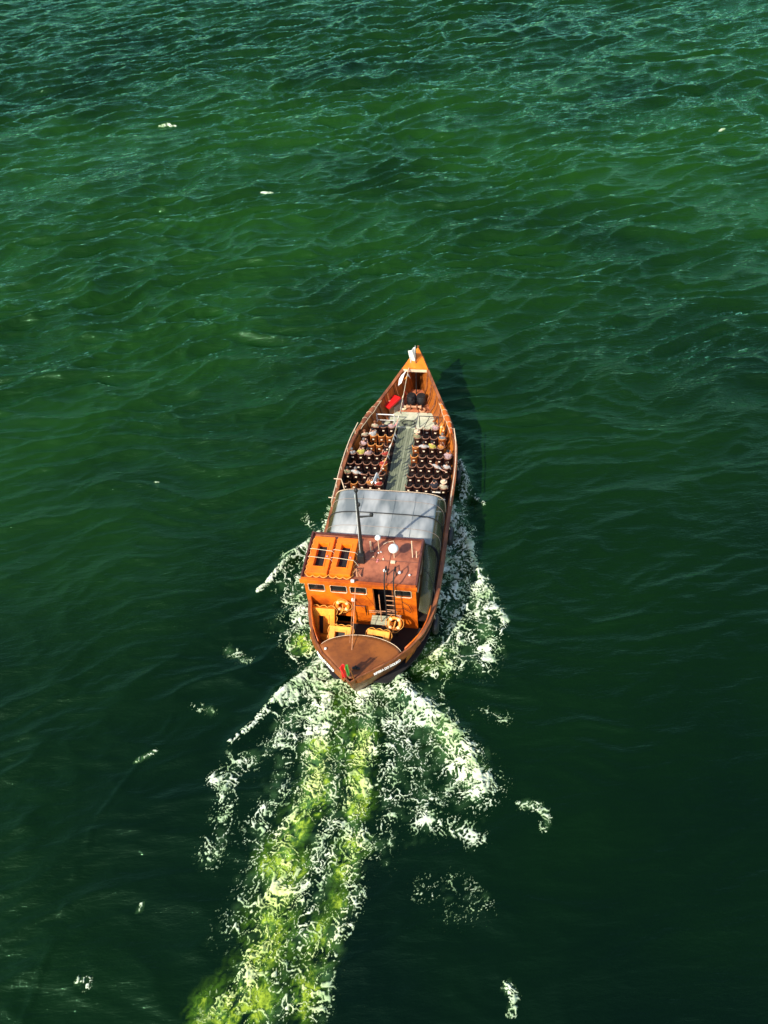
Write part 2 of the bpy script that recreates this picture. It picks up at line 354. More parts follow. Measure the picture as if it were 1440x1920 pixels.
def wave_h(X, Y):
    "height of the water: wind ridges with sharp crests, crossing swell, wake crests"
    a = R(6); U = X * math.cos(a) + Y * math.sin(a); V = -X * math.sin(a) + Y * math.cos(a)
    wx = perlin(U / 9, V / 9, 11) * 1.4; wy = perlin(U / 8, V / 7, 12) * 1.5 + perlin(U / 3, V / 3, 13) * 0.25
    calm = (0.62 + 0.30 * perlin(U / 26, V / 30, 77)) * np.clip(0.42 + (Y - 12) / 52.0, 0.4, 1.3)
    h = np.zeros(X.shape)
    for lam, st, amp, seed, rot in ((5.2, 2.9, 0.30, 1, 0.05), (2.4, 3.0, 0.42, 2, 0.13), (1.3, 2.9, 0.23, 3, -0.04), (0.75, 2.6, 0.11, 4, 0.14), (0.45, 2.2, 0.035, 5, -0.10)):
        cr, sr = math.cos(rot), math.sin(rot)
        u = (U + wx) * cr + (V + wy) * sr; v = -(U + wx) * sr + (V + wy) * cr
        n = perlin(u / (lam * st), v / lam, seed)
        r = 1 - np.abs(n) * 1.6
        h += amp * (np.clip(r, 0, 1) ** 1.45 - 0.55)
    h = h * calm
    for pts, wd, s, hh in CREST:
        d, t = seg_dist(X, Y, pts)
        h += hh * np.exp(-(d / (wd * 1.3)) ** 2) * (1 - 0.3 * t) - hh * 0.35 * np.exp(-((d - wd * 3) / (wd * 2)) ** 2)
    d, t = seg_dist(X, Y, G((333, 1330), (180, 1540), (60, 1870), (20, 1980))); h += 0.05 * np.exp(-(d / 0.12) ** 2) * (perlin(X * .8, Y * .8, 91) > 0.05)
    # churned water close to the hull and in the propeller wash
    churn = lines_field(X, Y, SOFT[:9])
    h += churn * (0.10 * perlin(X * 2.3, Y * 2.3, 41) + 0.06 * perlin(X * 4.6, Y * 4.6, 42))
    return h

# ---------------------------------------------------------------- water sheet
def axis(parts):
    out = [parts[0][0]]
    for a, b, s in parts:
        n = max(1, int(round((b - a) / s))); out += [a + (b - a) * (i + 1) / n for i in range(n)]
    return out
def grow(start, step, end):
    o = []; v = start; s = step
    while abs(v) < abs(end): s *= 1.35; v += s; o.append(v)
    return o
xs = axis([(-64, -18, 0.24), (-18, 18, 0.13), (18, 66, 0.24)])
xs = list(reversed(grow(-64, -0.3, -3500))) + xs + grow(66, 0.3, 3500)
ys = axis([(3, 42, 0.12), (42, 75, 0.17), (75, 140, 0.25)])
ys = list(reversed(grow(3, -0.3, -1500))) + ys + grow(140, 0.4, 5000)
XA, YA = np.meshgrid(np.array(xs), np.array(ys))
ZA = wave_h(XA, YA)
far = np.clip((np.maximum(np.abs(XA) - 64, 0) + np.maximum(YA - 140, 0) + np.maximum(3 - YA, 0)) / 25, 0, 1)
ZA *= (1 - far)
def mesh_from_grid(name, X, Y, Z, keep=None):
    ny, nx = X.shape
    idx = np.arange(ny * nx).reshape(ny, nx)
    f = np.stack([idx[:-1, :-1], idx[:-1, 1:], idx[1:, 1:], idx[1:, :-1]], -1).reshape(-1, 4)
    co = np.stack([X, Y, Z], -1).reshape(-1, 3)
    used = None
    if keep is not None:
        kf = keep.reshape(-1)[f].any(1); f = f[kf]
        used = np.unique(f); re = np.full(len(co), -1); re[used] = np.arange(len(used)); co = co[used]; f = re[f]
    me = bpy.data.meshes.new(name)
    me.vertices.add(len(co)); me.vertices.foreach_set('co', co.astype(np.float32).ravel())
    me.loops.add(f.size); me.loops.foreach_set('vertex_index', f.astype(np.int32).ravel())
    me.polygons.add(len(f)); me.polygons.foreach_set('loop_start', np.arange(0, f.size, 4, dtype=np.int32))
    me.polygons.foreach_set('use_smooth', np.ones(len(f), bool))
    me.update(calc_edges=True)
    return me, used
me, _ = mesh_from_grid('water', XA, YA, ZA)
aer = lines_field(XA, YA, AERATED) * (0.75 + 0.9 * perlin(XA * 0.9, YA * 0.9, 51) + 0.5 * perlin(XA * 2.1, YA * 2.1, 52))
aer = np.clip(aer * (0.45 + 1.5 * (1 - np.abs(perlin(XA * 1.5 + perlin(XA * 3, YA * 3, 58), YA * 0.8 + perlin(XA * 3, YA * 3, 59), 53)) * 2.2) + 0.5 * perlin(XA * 3.4, YA * 2.6, 54)) - 0.06, 0, 1)
at = me.attributes.new('aerated', 'FLOAT', 'POINT'); at.data.foreach_set('value', aer.astype(np.float32).ravel())

def water_mat():
    m = bpy.data.materials.new('water'); m.use_nodes = True; t = m.node_tree; N = t.nodes; Lk = t.links
    for n in list(N): N.remove(n)
    out = N.new('ShaderNodeOutputMaterial')
    tc = N.new('ShaderNodeTexCoord')
    # body colour: slow patches of two greens
    n1 = N.new('ShaderNodeTexNoise'); n1.inputs['Scale'].default_value = 0.045; n1.inputs['Detail'].default_value = 4; Lk.new(tc.outputs['Object'], n1.inputs['Vector'])
    r1 = N.new('ShaderNodeValToRGB'); r1.color_ramp.elements[0].position = 0.38; r1.color_ramp.elements[1].position = 0.66
    r1.color_ramp.elements[0].color = (0.0004, 0.0034, 0.0010, 1); r1.color_ramp.elements[1].color = (0.0018, 0.0120, 0.0008, 1)
    Lk.new(n1.outputs[0], r1.inputs[0])
    sa = N.new('ShaderNodeAttribute'); sa.attribute_name = 'far_bright'  # mixes in the brighter green painted over the farther water
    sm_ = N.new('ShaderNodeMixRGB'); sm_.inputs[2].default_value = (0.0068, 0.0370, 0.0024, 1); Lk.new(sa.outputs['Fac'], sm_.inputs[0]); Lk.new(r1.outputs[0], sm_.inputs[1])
    va = N.new('ShaderNodeAttribute'); va.attribute_name = 'veil'
    vm = N.new('ShaderNodeMixRGB'); vm.inputs[2].default_value = (0.050, 0.125, 0.040, 1); Lk.new(va.outputs['Fac'], vm.inputs[0]); Lk.new(sm_.outputs[0], vm.inputs[1])
    at = N.new('ShaderNodeAttribute'); at.attribute_name = 'aerated'
    n3 = N.new('ShaderNodeTexNoise'); n3.inputs['Scale'].default_value = 3.2; n3.inputs['Detail'].default_value = 9; n3.inputs['Roughness'].default_value = 0.7; n3.inputs['Distortion'].default_value = 1.8; Lk.new(tc.outputs['Object'], n3.inputs['Vector'])
    mm = N.new('ShaderNodeMath'); mm.operation = 'MULTIPLY_ADD'; mm.inputs[1].default_value = 2.6; mm.inputs[2].default_value = -0.70; mm.use_clamp = True
    mul = N.new('ShaderNodeMath'); mul.operation = 'MULTIPLY'; Lk.new(at.outputs['Fac'], mul.inputs[0])
    Lk.new(n3.outputs[0], mm.inputs[0]); Lk.new(mm.outputs[0], mul.inputs[1])
    cr = N.new('ShaderNodeValToRGB'); e = cr.color_ramp.elements
    e[0].position = 0.0; e[0].color = (0, 0, 0, 1); e[1].position = 0.75; e[1].color = (0.30, 0.40, 0.03, 1)
    k = e.new(0.3); k.color = (0.035, 0.085, 0.004, 1)
    Lk.new(mul.outputs[0], cr.inputs[0])
    add = N.new('ShaderNodeMixRGB'); add.blend_type = 'ADD'; add.inputs[0].default_value = 1; Lk.new(vm.outputs[0], add.inputs[1]); Lk.new(cr.outputs[0], add.inputs[2])
    # ripples
    def rip(scale, st, rot, det):
        mp = N.new('ShaderNodeMapping'); mp.inputs['Scale'].default_value = st; mp.inputs['Rotation'].default_value = (0, 0, rot)
        Lk.new(tc.outputs['Object'], mp.inputs[0])
        n = N.new('ShaderNodeTexNoise'); n.inputs['Scale'].default_value = scale; n.inputs['Detail'].default_value = det; n.inputs['Roughness'].default_value = 0.6; n.inputs['Distortion'].default_value = 0.4
        Lk.new(mp.outputs[0], n.inputs['Vector']); return n
    a = rip(1.9, (0.36, 1.4, 1), 0.10, 7); b = rip(6.5, (0.42, 1.3, 1), -0.10, 5)
    s = N.new('ShaderNodeMath'); s.operation = 'MULTIPLY_ADD'; s.inputs[1].default_value = 0.35; Lk.new(b.outputs[0], s.inputs[0]); Lk.new(a.outputs[0], s.inputs[2])
    bp = N.new('ShaderNodeBump'); bp.inputs['Strength'].default_value = 1.0; ca = N.new('ShaderNodeAttribute'); ca.attribute_name = 'chop'; cm = N.new('ShaderNodeMath'); cm.operation = 'MULTIPLY'; cm.inputs[1].default_value = 0.13; Lk.new(ca.outputs['Fac'], cm.inputs[0]); Lk.new(cm.outputs[0], bp.inputs['Distance']); Lk.new(s.outputs[0], bp.inputs['Height'])
    dif = N.new('ShaderNodeBsdfDiffuse'); Lk.new(add.outputs[0], dif.inputs['Color']); Lk.new(bp.outputs[0], dif.inputs['Normal'])
    gl = N.new('ShaderNodeBsdfGlossy'); gl.inputs['Color'].default_value = (0.46, 1.0, 0.62, 1); gl.inputs['Roughness'].default_value = 0.06; Lk.new(bp.outputs[0], gl.inputs['Normal'])
    fr = N.new('ShaderNodeFresnel'); fr.inputs['IOR'].default_value = 1.35; Lk.new(bp.outputs[0], fr.inputs['Normal'])
    mx = N.new('ShaderNodeMixShader'); Lk.new(fr.outputs[0], mx.inputs[0]); Lk.new(dif.outputs[0], mx.inputs[1]); Lk.new(gl.outputs[0], mx.inputs[2])
    Lk.new(mx.outputs[0], out.inputs['Surface'])
    return m
far_bright = sstep(14, 62, YA + 9 * perlin(XA / 22, YA / 22, 81) - 0.25 * XA) * (0.75 + 0.55 * perlin(XA / 17, YA / 13, 82) + 0.25 * perlin(XA / 6, YA / 4, 83))  # brightness gradient painted into the body colour: near water dark, farther water lighter
far_bright *= 1 - 0.55 * sstep(75, 112, YA + 6 * perlin(XA / 15, YA / 15, 84))
at = me.attributes.new('far_bright', 'FLOAT', 'POINT'); at.data.foreach_set('value', np.clip(far_bright, 0, 1).astype(np.float32).ravel())
at = me.attributes.new('chop', 'FLOAT', 'POINT'); at.data.foreach_set('value', (np.clip(0.42 + (YA - 16) / 60.0, 0.50, 0.95) * (0.85 + 0.35 * perlin(XA / 12, YA / 12, 87))).astype(np.float32).ravel())
veil = np.clip(lines_field(XA, YA, SOFT) * 1.3 - 0.50 + 0.35 * perlin(XA * 1.3, YA * 1.3, 85) + 0.25 * perlin(XA * 3.1, YA * 3.1, 86), 0, 1)
at = me.attributes.new('veil', 'FLOAT', 'POINT'); at.data.foreach_set('value', veil.astype(np.float32).ravel())
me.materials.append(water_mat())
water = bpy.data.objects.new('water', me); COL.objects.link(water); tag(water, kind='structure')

# ---------------------------------------------------------------- wake foam: a thin raised lace of real thickness
def foam_mat():
    m, t, p = new_mat('sea_foam')
    tc = t.nodes.new('ShaderNodeTexCoord')
    n = t.nodes.new('ShaderNodeTexNoise'); n.inputs['Scale'].default_value = 1.2; n.inputs['Detail'].default_value = 5; t.links.new(tc.outputs['Object'], n.inputs['Vector'])
    r = t.nodes.new('ShaderNodeValToRGB'); r.color_ramp.elements[0].position = 0.35; r.color_ramp.elements[1].position = 0.6
    r.color_ramp.elements[0].color = (0.30, 0.42, 0.22, 1); r.color_ramp.elements[1].color = (0.66, 0.70, 0.56, 1)
    at = t.nodes.new('ShaderNodeAttribute'); at.attribute_name = 'thickness'
    mx = t.nodes.new('ShaderNodeMixRGB'); mx.inputs[1].default_value = (0.13, 0.26, 0.09, 1)
    t.links.new(n.outputs[0], r.inputs[0]); t.links.new(r.outputs[0], mx.inputs[2]); t.links.new(at.outputs['Fac'], mx.inputs[0])
    t.links.new(mx.outputs[0], p.inputs['Base Color']); p.inputs['Roughness'].default_value = 0.7
    ag = t.nodes.new('ShaderNodeAttribute'); ag.attribute_name = 'aerated'
    my = t.nodes.new('ShaderNodeMixRGB'); my.blend_type = 'MULTIPLY'; my.inputs[2].default_value = (0.95, 1.0, 0.36, 1); t.links.new(ag.outputs['Fac'], my.inputs[0]); t.links.new(mx.outputs[0], my.inputs[1]); t.links.new(my.outputs[0], p.inputs['Base Color'])
    n3 = t.nodes.new('ShaderNodeTexNoise'); n3.inputs['Scale'].default_value = 9; n3.inputs['Detail'].default_value = 4; t.links.new(tc.outputs['Object'], n3.inputs['Vector'])
    ma = t.nodes.new('ShaderNodeMath'); ma.operation = 'MULTIPLY_ADD'; ma.inputs[1].default_value = 1.5; ma.use_clamp = True
    mb_ = t.nodes.new('ShaderNodeMath'); mb_.operation = 'MULTIPLY_ADD'; mb_.inputs[1].default_value = 1.0; mb_.inputs[2].default_value = -0.62
    t.links.new(n3.outputs[0], mb_.inputs[0]); t.links.new(at.outputs['Fac'], ma.inputs[0]); t.links.new(mb_.outputs[0], ma.inputs[2]); t.links.new(ma.outputs[0], p.inputs['Alpha'])
    return m
FM = foam_mat()
def foam_patch(name, x0, x1, y0, y1, step):
    X, Y = np.meshgrid(np.arange(x0, x1, step), np.arange(y0, y1, step))
    D = lines_field(X, Y, SOFT)
    DC = lines_field(X, Y, [(p, w_ * 1.05, w_ * 0.55, s_, s_ * 0.8) for p, w_, s_, h_ in CREST] + [L for L in SOFT if L[1] <= 0.30])
    D = np.maximum(D, DC)
    near = D > 0.04
    if not near.any(): return None
    F = np.full(X.shape, -1.0)
    x, y = X[near], Y[near]
    # curling threads: a warped lace of thin lines at three sizes, wider where the water is more churned
    wx = perlin(x * 0.8, y * 0.8, 61) * 0.8 + perlin(x * 2.4, y * 2.4, 63) * 0.34 + perlin(x * 6, y * 6, 163) * 0.10
    wy = perlin(x * 0.8, y * 0.8, 62) * 0.8 + perlin(x * 2.4, y * 2.4, 64) * 0.34 + perlin(x * 6, y * 6, 164) * 0.10
    lump = perlin(x * 0.55, y * 0.55, 68); lump2 = perlin(x * 1.9 + wx, y * 1.9 + wy, 69)
    De = D[near] * np.clip(1 + 0.50 * lump + 0.48 * lump2, 0, 1.6)
    De = np.maximum(De, DC[near] * (1 + 0.38 * lump2 + 0.2 * lump))
    out = np.full(x.shape, -1.0)
    for fq, wd, seed, off in ((0.9, 0.13, 65, 0.14), (1.9, 0.23, 66, 0.19), (3.8, 0.30, 67, 0.36)):
        n_ = np.abs(perlin((x + wx) * fq, (y + wy) * fq * 1.2, seed))
        out = np.maximum(out, (np.clip(De - off, 0, 1) * 1.35 * wd - n_) / (0.5 + fq * 0.16))
    out = np.maximum(out, (De - 1.16 + 0.6 * perlin((x + wx) * 3.6, (y + wy) * 3.6, 70)) * 0.30)
    F[near] = np.where(D[near] < 0.12, -1, out)
    H = wave_h(X, Y)
    Z = H + 0.014 + np.clip(F, -0.04, 0.20) * 0.6
    keep = F > -0.035
    if not keep.any(): return None
    me, used = mesh_from_grid(name, X, Y, Z, keep)
    a = me.attributes.new('thickness', 'FLOAT', 'POINT'); a.data.foreach_set('value', sstep(-0.02, 0.07, F.reshape(-1)[used]).astype(np.float32))
    ag = np.clip(lines_field(X, Y, AERATED).reshape(-1)[used] * 1.1, 0, 0.9)
    a = me.attributes.new('aerated', 'FLOAT', 'POINT'); a.data.foreach_set('value', ag.astype(np.float32))
    me.materials.append(FM)
    return me
foam_me = foam_patch('wake_foam', -15.0, 14.5, 5.5, 36.5, 0.038)
foam = bpy.data.objects.new('wake_foam', foam_me); COL.objects.link(foam)
tag(foam, 'white lacy foam churned up round the hull and trailing behind the stern', 'wake foam', kind='stuff')
for (px, py, s, lab) in ((314, 235, 0.06, 'small white breaking crest farthest from the boat, upper left of the picture'),
                    (508, 357, 0.06, 'small white breaking crest on the open water ahead and left of the bow'),
                    (1355, 243, 0.06, 'tiny white breaking crest near the right edge of the open water')):
    gx, gy = ground(px, py)
    m_ = foam_patch('whitecap', gx - 2.2, gx + 2.2, gy - 1.2, gy + 1.2, s)
    if m_:
        o = bpy.data.objects.new('whitecap', m_); COL.objects.link(o); tag(o, lab, 'whitecap', 'whitecaps on the open water')

# ---------------------------------------------------------------- THE BOAT
boat = empty('tour_boat', 0, 0, 0)
tag(boat, 'long wooden river tour boat with orange cabin and open seating deck', 'boat')
OUT = [(0.0, 0.0), (0.6, 0.75), (1.4, 1.66), (2.1, 2.20), (2.9, 2.63), (3.6, 2.85), (4.3, 2.98), (5.4, 3.07), (7.0, 3.10), (9.0, 3.10), (11.0, 3.10), (13.0, 3.12),
       (14.2, 3.08), (15.4, 2.97), (16.4, 2.77), (17.2, 2.52), (18.0, 2.17), (18.8, 1.78), (19.6, 1.42), (20.4, 1.06), (21.2, 0.68), (21.9, 0.36), (22.5, 0.0)]
oy = np.array([p[0] for p in OUT]); ow = np.array([p[1] for p in OUT])
hw = lambda y: float(np.interp(y, oy, ow))
cx = lambda y: float(np.interp(y, [0, 3, 22.5], [-0.15, 0.08, 0.17]))
zs = lambda y: float(np.interp(y, [0, 2, 6, 14, 16, 18, 20, 21.5, 22.5], [2.12, 1.95, 1.88, 1.86, 1.98, 2.22, 2.58, 2.95, 3.25]))
YS = sorted(set(list(oy) + [0.25, 1.0, 1.75, 2.5, 3.25, 6.2, 8, 10, 12, 14.8, 15.9, 16.8, 17.6, 18.4, 19.2, 20.0, 20.8, 21.55, 22.2]))
ymid = 11.0
def shell_pt(y, side, lv):
    "lv: (half-width factor, length factor, height rule)"
    k, ky, zf = lv
    yy = ymid + (y - ymid) * ky
    return (cx(y) + side * hw(y) * k, yy, zf(y))
outer = [(1.0, 1.0, lambda y: zs(y)), (0.985, 0.997, lambda y: zs(y) - 0.34), (0.93, 0.975, lambda y: 0.95), (0.84, 0.94, lambda y: 0.15), (0.66, 0.88, lambda y: -0.45), (0.0, 0.82, lambda y: -0.75)]
mb = MB()
for side in (-1, 1):
    mb.grid([[shell_pt(y, side, lv) for y in YS] for lv in outer])
bmesh.ops.remove_doubles(mb.bm, verts=mb.bm.verts, dist=0.002)
mb.build('hull', M['hull_out'], boat, smooth=True)
# inner bulwark faces
def inner_line(y, side, z, t=0.13, flare=0.0):
    h = max(hw(y) - t, 0.02)
    k = 1 - flare * (zs(y) - z) / 1.2
    return (cx(y) + side * h * k, min(max(y, 0.25), 22.2), z)
YI = [y for y in YS if 2.0 <= y <= 21.7]
mb = MB()
for side in (-1, 1):
    mb.grid([[inner_line(y, side, zs(y) - 0.02) for y in YI], [inner_line(y, side, (zs(y) + dz_) / 2, flare=0.12 if y > 15 else 0.02) for y, dz_ in [(q, 0.9) for q in YI]],
             [inner_line(max(y, 2.3), side, 0.28, flare=(0.28 if y > 17 else 0.10 + 0.09 * max(0, y - 15))) for y in YI]])
mb.build('bulwark_lining', M['hull_in'], boat, smooth=True)
for side in (-1, 1):
    YM = [y for y in YS if 4.3 <= y <= 16.9]
    mb = MB(); mb.grid([[(inner_line(y, side, 1.0, 0.16)[0], y, zs(y) - 0.06) for y in YM], [(inner_line(y, side, 1.0, 0.165, 0.02)[0] - side * 0.03, y, 0.9) for y in YM]])
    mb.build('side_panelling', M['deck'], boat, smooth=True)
# gunwale cap
mb = MB()
for side in (-1, 1):
    rows = []
    for dx, dz in ((-0.13, 0.0), (-0.13, 0.055), (0.05, 0.055), (0.05, -0.06), (-0.02, -0.06)):
        rows.append([(cx(y) + side * max(hw(y) + (dx if (dx > 0 or y > 2.6) else dx * 0.4), 0.0 if dx < 0 else dx), y if 0 < y < 22.5 else (y - 0.08 if y < 1 else y + 0.06), zs(y) + dz) for y in YS])
    mb.grid(rows)
mb.build('gunwale', M['rail'], boat, smooth=False)
# rub strake
mb = MB()
for side in (-1, 1):
    mb.tube([(cx(y) + side * (hw(y) * 0.985 + 0.03), ymid + (y - ymid) * 0.998, zs(y) - 0.42) for y in YS if 0.0 < y < 22.4], 0.05, 6)
mb.build('rubbing_strake', M['rail'], boat)
def deck_poly(y0, y1, z, inset, n=24):
    L = [(cx(y) - max(hw(y) - inset, 0.02), y, z) for y in np.linspace(y0, y1, n)]
    Rr = [(cx(y) + max(hw(y) - inset, 0.02), y, z) for y in np.linspace(y1, y0, n)]
    return L + Rr
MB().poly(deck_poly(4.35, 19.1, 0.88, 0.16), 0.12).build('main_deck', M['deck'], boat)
MB().poly(deck_poly(19.1, 21.3, 0.98, 0.22), 0.12).build('bow_floor', M['bow_deck'], boat)
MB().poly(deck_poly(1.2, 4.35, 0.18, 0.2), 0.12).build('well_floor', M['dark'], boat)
# aft turtle deck: gently domed, curved forward edge
mb = MB(); rows = []
for i in range(13):
    t = i / 12.0
    row = []
    for j in range(17):
        u = -1 + 2 * j / 16.0
        yf = 2.42 - 0.62 * u * u
        ya = 0.06 + 0.0
        # from the forward arc back to the stern outline
        y = yf + (0.02 - yf) * t
        wmax = max(hw(max(y, 0.02)) - 0.10, 0.01) if t > 0 else hw(yf) - 0.10
        xx = u * min(wmax, 2.05)
        y2 = yf + (0.10 - yf) * t
        hwid = max(hw(y2) - 0.08, 0.0)
        row.append((cx(y2) + u * hwid, y2, zs(y2) + 0.03 + 0.16 * (1 - u * u) * (1 - 0.6 * t)))
    rows.append(row)
mb.grid(rows)
for j in range(17):
    pass
ad = mb.build('aft_deck', M['aft_deck'], boat, smooth=True)
sm = ad.modifiers.new('thick', 'SOLIDIFY'); sm.thickness = 0.06; sm.offset = -1
mb = MB(); mb.tube([(cx(2) + u * (hw(2.42 - 0.62 * u * u) - 0.10), 2.42 - 0.62 * u * u, zs(2) + 0.035 + 0.16 * (1 - u * u)) for u in np.linspace(-1, 1, 21)], 0.013, 6)
mb.build('deck_edge_strip', M['cream'], boat)
MB().box((-1.55, 1.55, zs(1.5) + 0.13), (0.10, 0.10, 0.05), bevel=0.01).build('deck_cleat', M['white'], boat)
mb = MB(); mb.box((0.02, 0.62, zs(0.6) + 0.15), (0.34, 0.10, 0.08), bevel=0.02); mb.tube([(0.02, 0.62, 2.1), (0.02, 0.62, 2.38)], 0.05)
mb.build('mooring_bitt', M['black'], boat)
# stem post and peak deck at the bow
mb = MB(); mb.box((0.17, 22.52, 2.6), (0.12, 0.14, 1.7), bevel=0.02); mb.build('stem_post', M['hull_out'], boat)
mb = MB(); rows = []
for y in (20.95, 21.3, 21.7, 22.1, 22.42):
    h = max(hw(y) - 0.03, 0.03)
    rows.append([(cx(y) + u * h, y, zs(y) + 0.07 + 0.05 * (1 - abs(u))) for u in (-1, -0.5, 0, 0.5, 1)])
mb.grid(rows); pk = mb.build('peak_deck', M['peak'], boat, smooth=False)
sm = pk.modifiers.new('thick', 'SOLIDIFY'); sm.thickness = 0.07; sm.offset = -1
MB().box((cx(21) + 0.0, 20.93, zs(21) - 0.0), (1.42, 0.05, 0.16)).build('peak_beam', M['cream'], boat)
# bow frames against the bulwark
for side in (-1, 1):
    for y in (17.6, 18.4, 19.2, 20.0, 20.65):
        mb = MB()
        p = [inner_line(y, side, z, 0.15, flare=(0.28 if z < 1.2 else 0.12)) for z in (zs(y) - 0.03, (zs(y) + 1.0) / 2, 1.02)]
        p = [(x - side * 0.02, yy, z) for x, yy, z in p]
        mb.tube(p, 0.055, 6); mb.build('frame_rib', M['rail'], boat)
# stage at the front of the seating, aisle boards
MB().poly([(-1.78, 17.75, 1.02), (1.95, 17.75, 1.02), (1.52, 19.15, 1.02), (-1.45, 19.15, 1.02)], 0.10).build('front_platform', M['stage'], boat)
MB().box((0.03, 13.6, 1.03), (1.10, 8.3, 0.05)).build('aisle_boards', M['aisle'], boat)
MB().box((0.03, 16.0, 1.057), (1.10, 0.02, 0.01)).build('aisle_joint', M['dark'], boat)
MB().box((0.03, 15.2, 1.057), (1.10, 0.02, 0.01)).build('aisle_joint', M['dark'], boat)
# painted mat with a black ring standing in for an oval cast shadow
mb = MB(); mb.box((0.0, 18.15, 1.128), (1.0, 0.60, 0.012)); mb.build('floor_mat', M['aisle'], boat)
mb = MB(); mb.tube([(0.05 + 0.38 * math.cos(a), 18.15 + 0.20 * math.sin(a), 1.142) for a in np.linspace(0, 2 * math.pi, 24, endpoint=False)], 0.028, 5, closed=True)
mb.build('oval_shadow_ring', M['black'], boat)
# seat block rails at the front
mb = MB(); mb.tube([(-1.75, 17.85, 1.1), (-1.75, 17.85, 1.98), (-0.72, 17.85, 1.98), (-0.72, 17.85, 1.1)], 0.035, 8)
mb.tube([(-1.75, 17.85, 1.55), (-0.72, 17.85, 1.55)], 0.02, 6); mb.build('front_rail', M['white'], boat)
mb = MB(); mb.tube([(0.75, 17.85, 1.1), (0.75, 17.85, 1.98), (1.85, 17.85, 1.98), (1.95, 17.35, 1.5)], 0.03, 8)
mb.tube([(1.35, 17.85, 1.98), (1.0, 17.85, 1.12)], 0.02, 6); mb.build('front_rail', M['black'], boat)
# side handrails above the gunwale
for side, y0, y1, mt in ((1, 11.0, 16.4, 'cream'), (-1, 10.4, 16.5, 'cream')):
    mb = MB(); yy = np.linspace(y0, y1, 14)
    mb.tube([(cx(y) + side * (hw(y) - 0.02), y, zs(y) + 0.42) for y in yy], 0.028, 8)
    for y in yy[::3]: mb.tube([(cx(y) + side * (hw(y) - 0.02), y, zs(y)), (cx(y) + side * (hw(y) - 0.02), y, zs(y) + 0.42)], 0.02, 6)
    mb.build('handrail', M[mt], boat, smooth=True)

# ---- cabin
YW, YF = 4.30, 6.92
XL, XR = -2.97, 2.26
ZT = 3.56
def wall_with_holes(x0, x1, z0, z1, y, th, holes):
    "vertical wall in the xz plane, rectangular openings cut by a grid"
    X = sorted({x0, x1, *[h[0] for h in holes], *[h[1] for h in holes]}); Z = sorted({z0, z1, *[h[2] for h in holes], *[h[3] for h in holes]})
    mb = MB(); vs = {}
    def V(x, z, k):
        key = (round(x, 4), round(z, 4), k)
        if key not in vs: vs[key] = mb.bm.verts.new((x, y + k * th, z))
        return vs[key]
    solid = lambda i, j: 0 <= i < len(X) - 1 and 0 <= j < len(Z) - 1 and not any(h[0] - 1e-6 <= X[i] and X[i + 1] <= h[1] + 1e-6 and h[2] - 1e-6 <= Z[j] and Z[j + 1] <= h[3] + 1e-6 for h in holes)
    for i in range(len(X) - 1):
        for j in range(len(Z) - 1):
            if not solid(i, j): continue
            a, b, c, d = X[i], X[i + 1], Z[j], Z[j + 1]
            for k in (0, 1): mb.bm.faces.new((V(a, c, k), V(b, c, k), V(b, d, k), V(a, d, k)))
            for di, dj, (p, q), (r, s) in ((-1, 0, (a, c), (a, d)), (1, 0, (b, c), (b, d)), (0, -1, (a, c), (b, c)), (0, 1, (a, d), (b, d))):
                if not solid(i + di, j + dj): mb.bm.faces.new((V(p, q, 0), V(r, s, 0), V(r, s, 1), V(p, q, 1)))
    return mb
WIN = [(-2.78, -2.03), (-1.74, -0.98), (-0.80, -0.05), (1.30, 2.04)]
holes = [(a, b, 2.74, 3.24) for a, b in WIN] + [(0.28, 1.20, 1.02, 3.32), (-1.70, -0.90, 0.32, 0.95)]
wall_with_holes(XL, XR, 0.30, ZT, YW, 0.07, holes).build('aft_wall', M['orange'], boat)
for a, b in WIN:
    f = MB(); xm, zm = (a + b) / 2, 2.99
    ww, hh, r = (b - a) / 2 + 0.01, 0.255, 0.08
    pts = []
    for qx, qz, a0 in ((1, 1, 0), (-1, 1, 90), (-1, -1, 180), (1, -1, 270)):
        for k in range(4):
            an = R(a0 + 30 * k); pts.append((xm + qx * (ww - r) + r * math.cos(an), YW - 0.02, zm + qz * (hh - r) + r * math.sin(an)))
    f.tube(pts, 0.017, 6, closed=True)
    fo = f.build('window', M['cream'], boat, smooth=True)
    MB().box((xm, YW + 0.05, zm), (b - a - 0.004, 0.012, 0.496)).build('pane', M['glass'], fo)
# door opening: dark passage behind it, with jamb and half-open leaf
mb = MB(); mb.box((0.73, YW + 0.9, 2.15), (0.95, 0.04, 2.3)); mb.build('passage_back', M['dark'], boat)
mb = MB(); mb.box((0.27, YW - 0.012, 2.16), (0.05, 0.07, 2.30)); mb.box((1.19, YW - 0.012, 2.16), (0.05, 0.07, 2.30)); mb.box((0.73, YW - 0.012, 3.335), (0.97, 0.07, 0.06)); mb.build('door_frame', M['hull_out'], boat)
MB().box((1.13, YW + 0.5, 2.1), (0.04, 0.8, 2.15)).build('door', M['roof_edge'], boat)
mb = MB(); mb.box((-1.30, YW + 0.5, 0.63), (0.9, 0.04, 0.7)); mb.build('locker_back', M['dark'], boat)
mb = MB(); mb.box((-1.30, YW - 0.02, 0.975), (0.92, 0.06, 0.04)); mb.box((-1.74, YW - 0.02, 0.63), (0.04, 0.05, 0.66)); mb.build('locker_frame', M['orange'], boat)
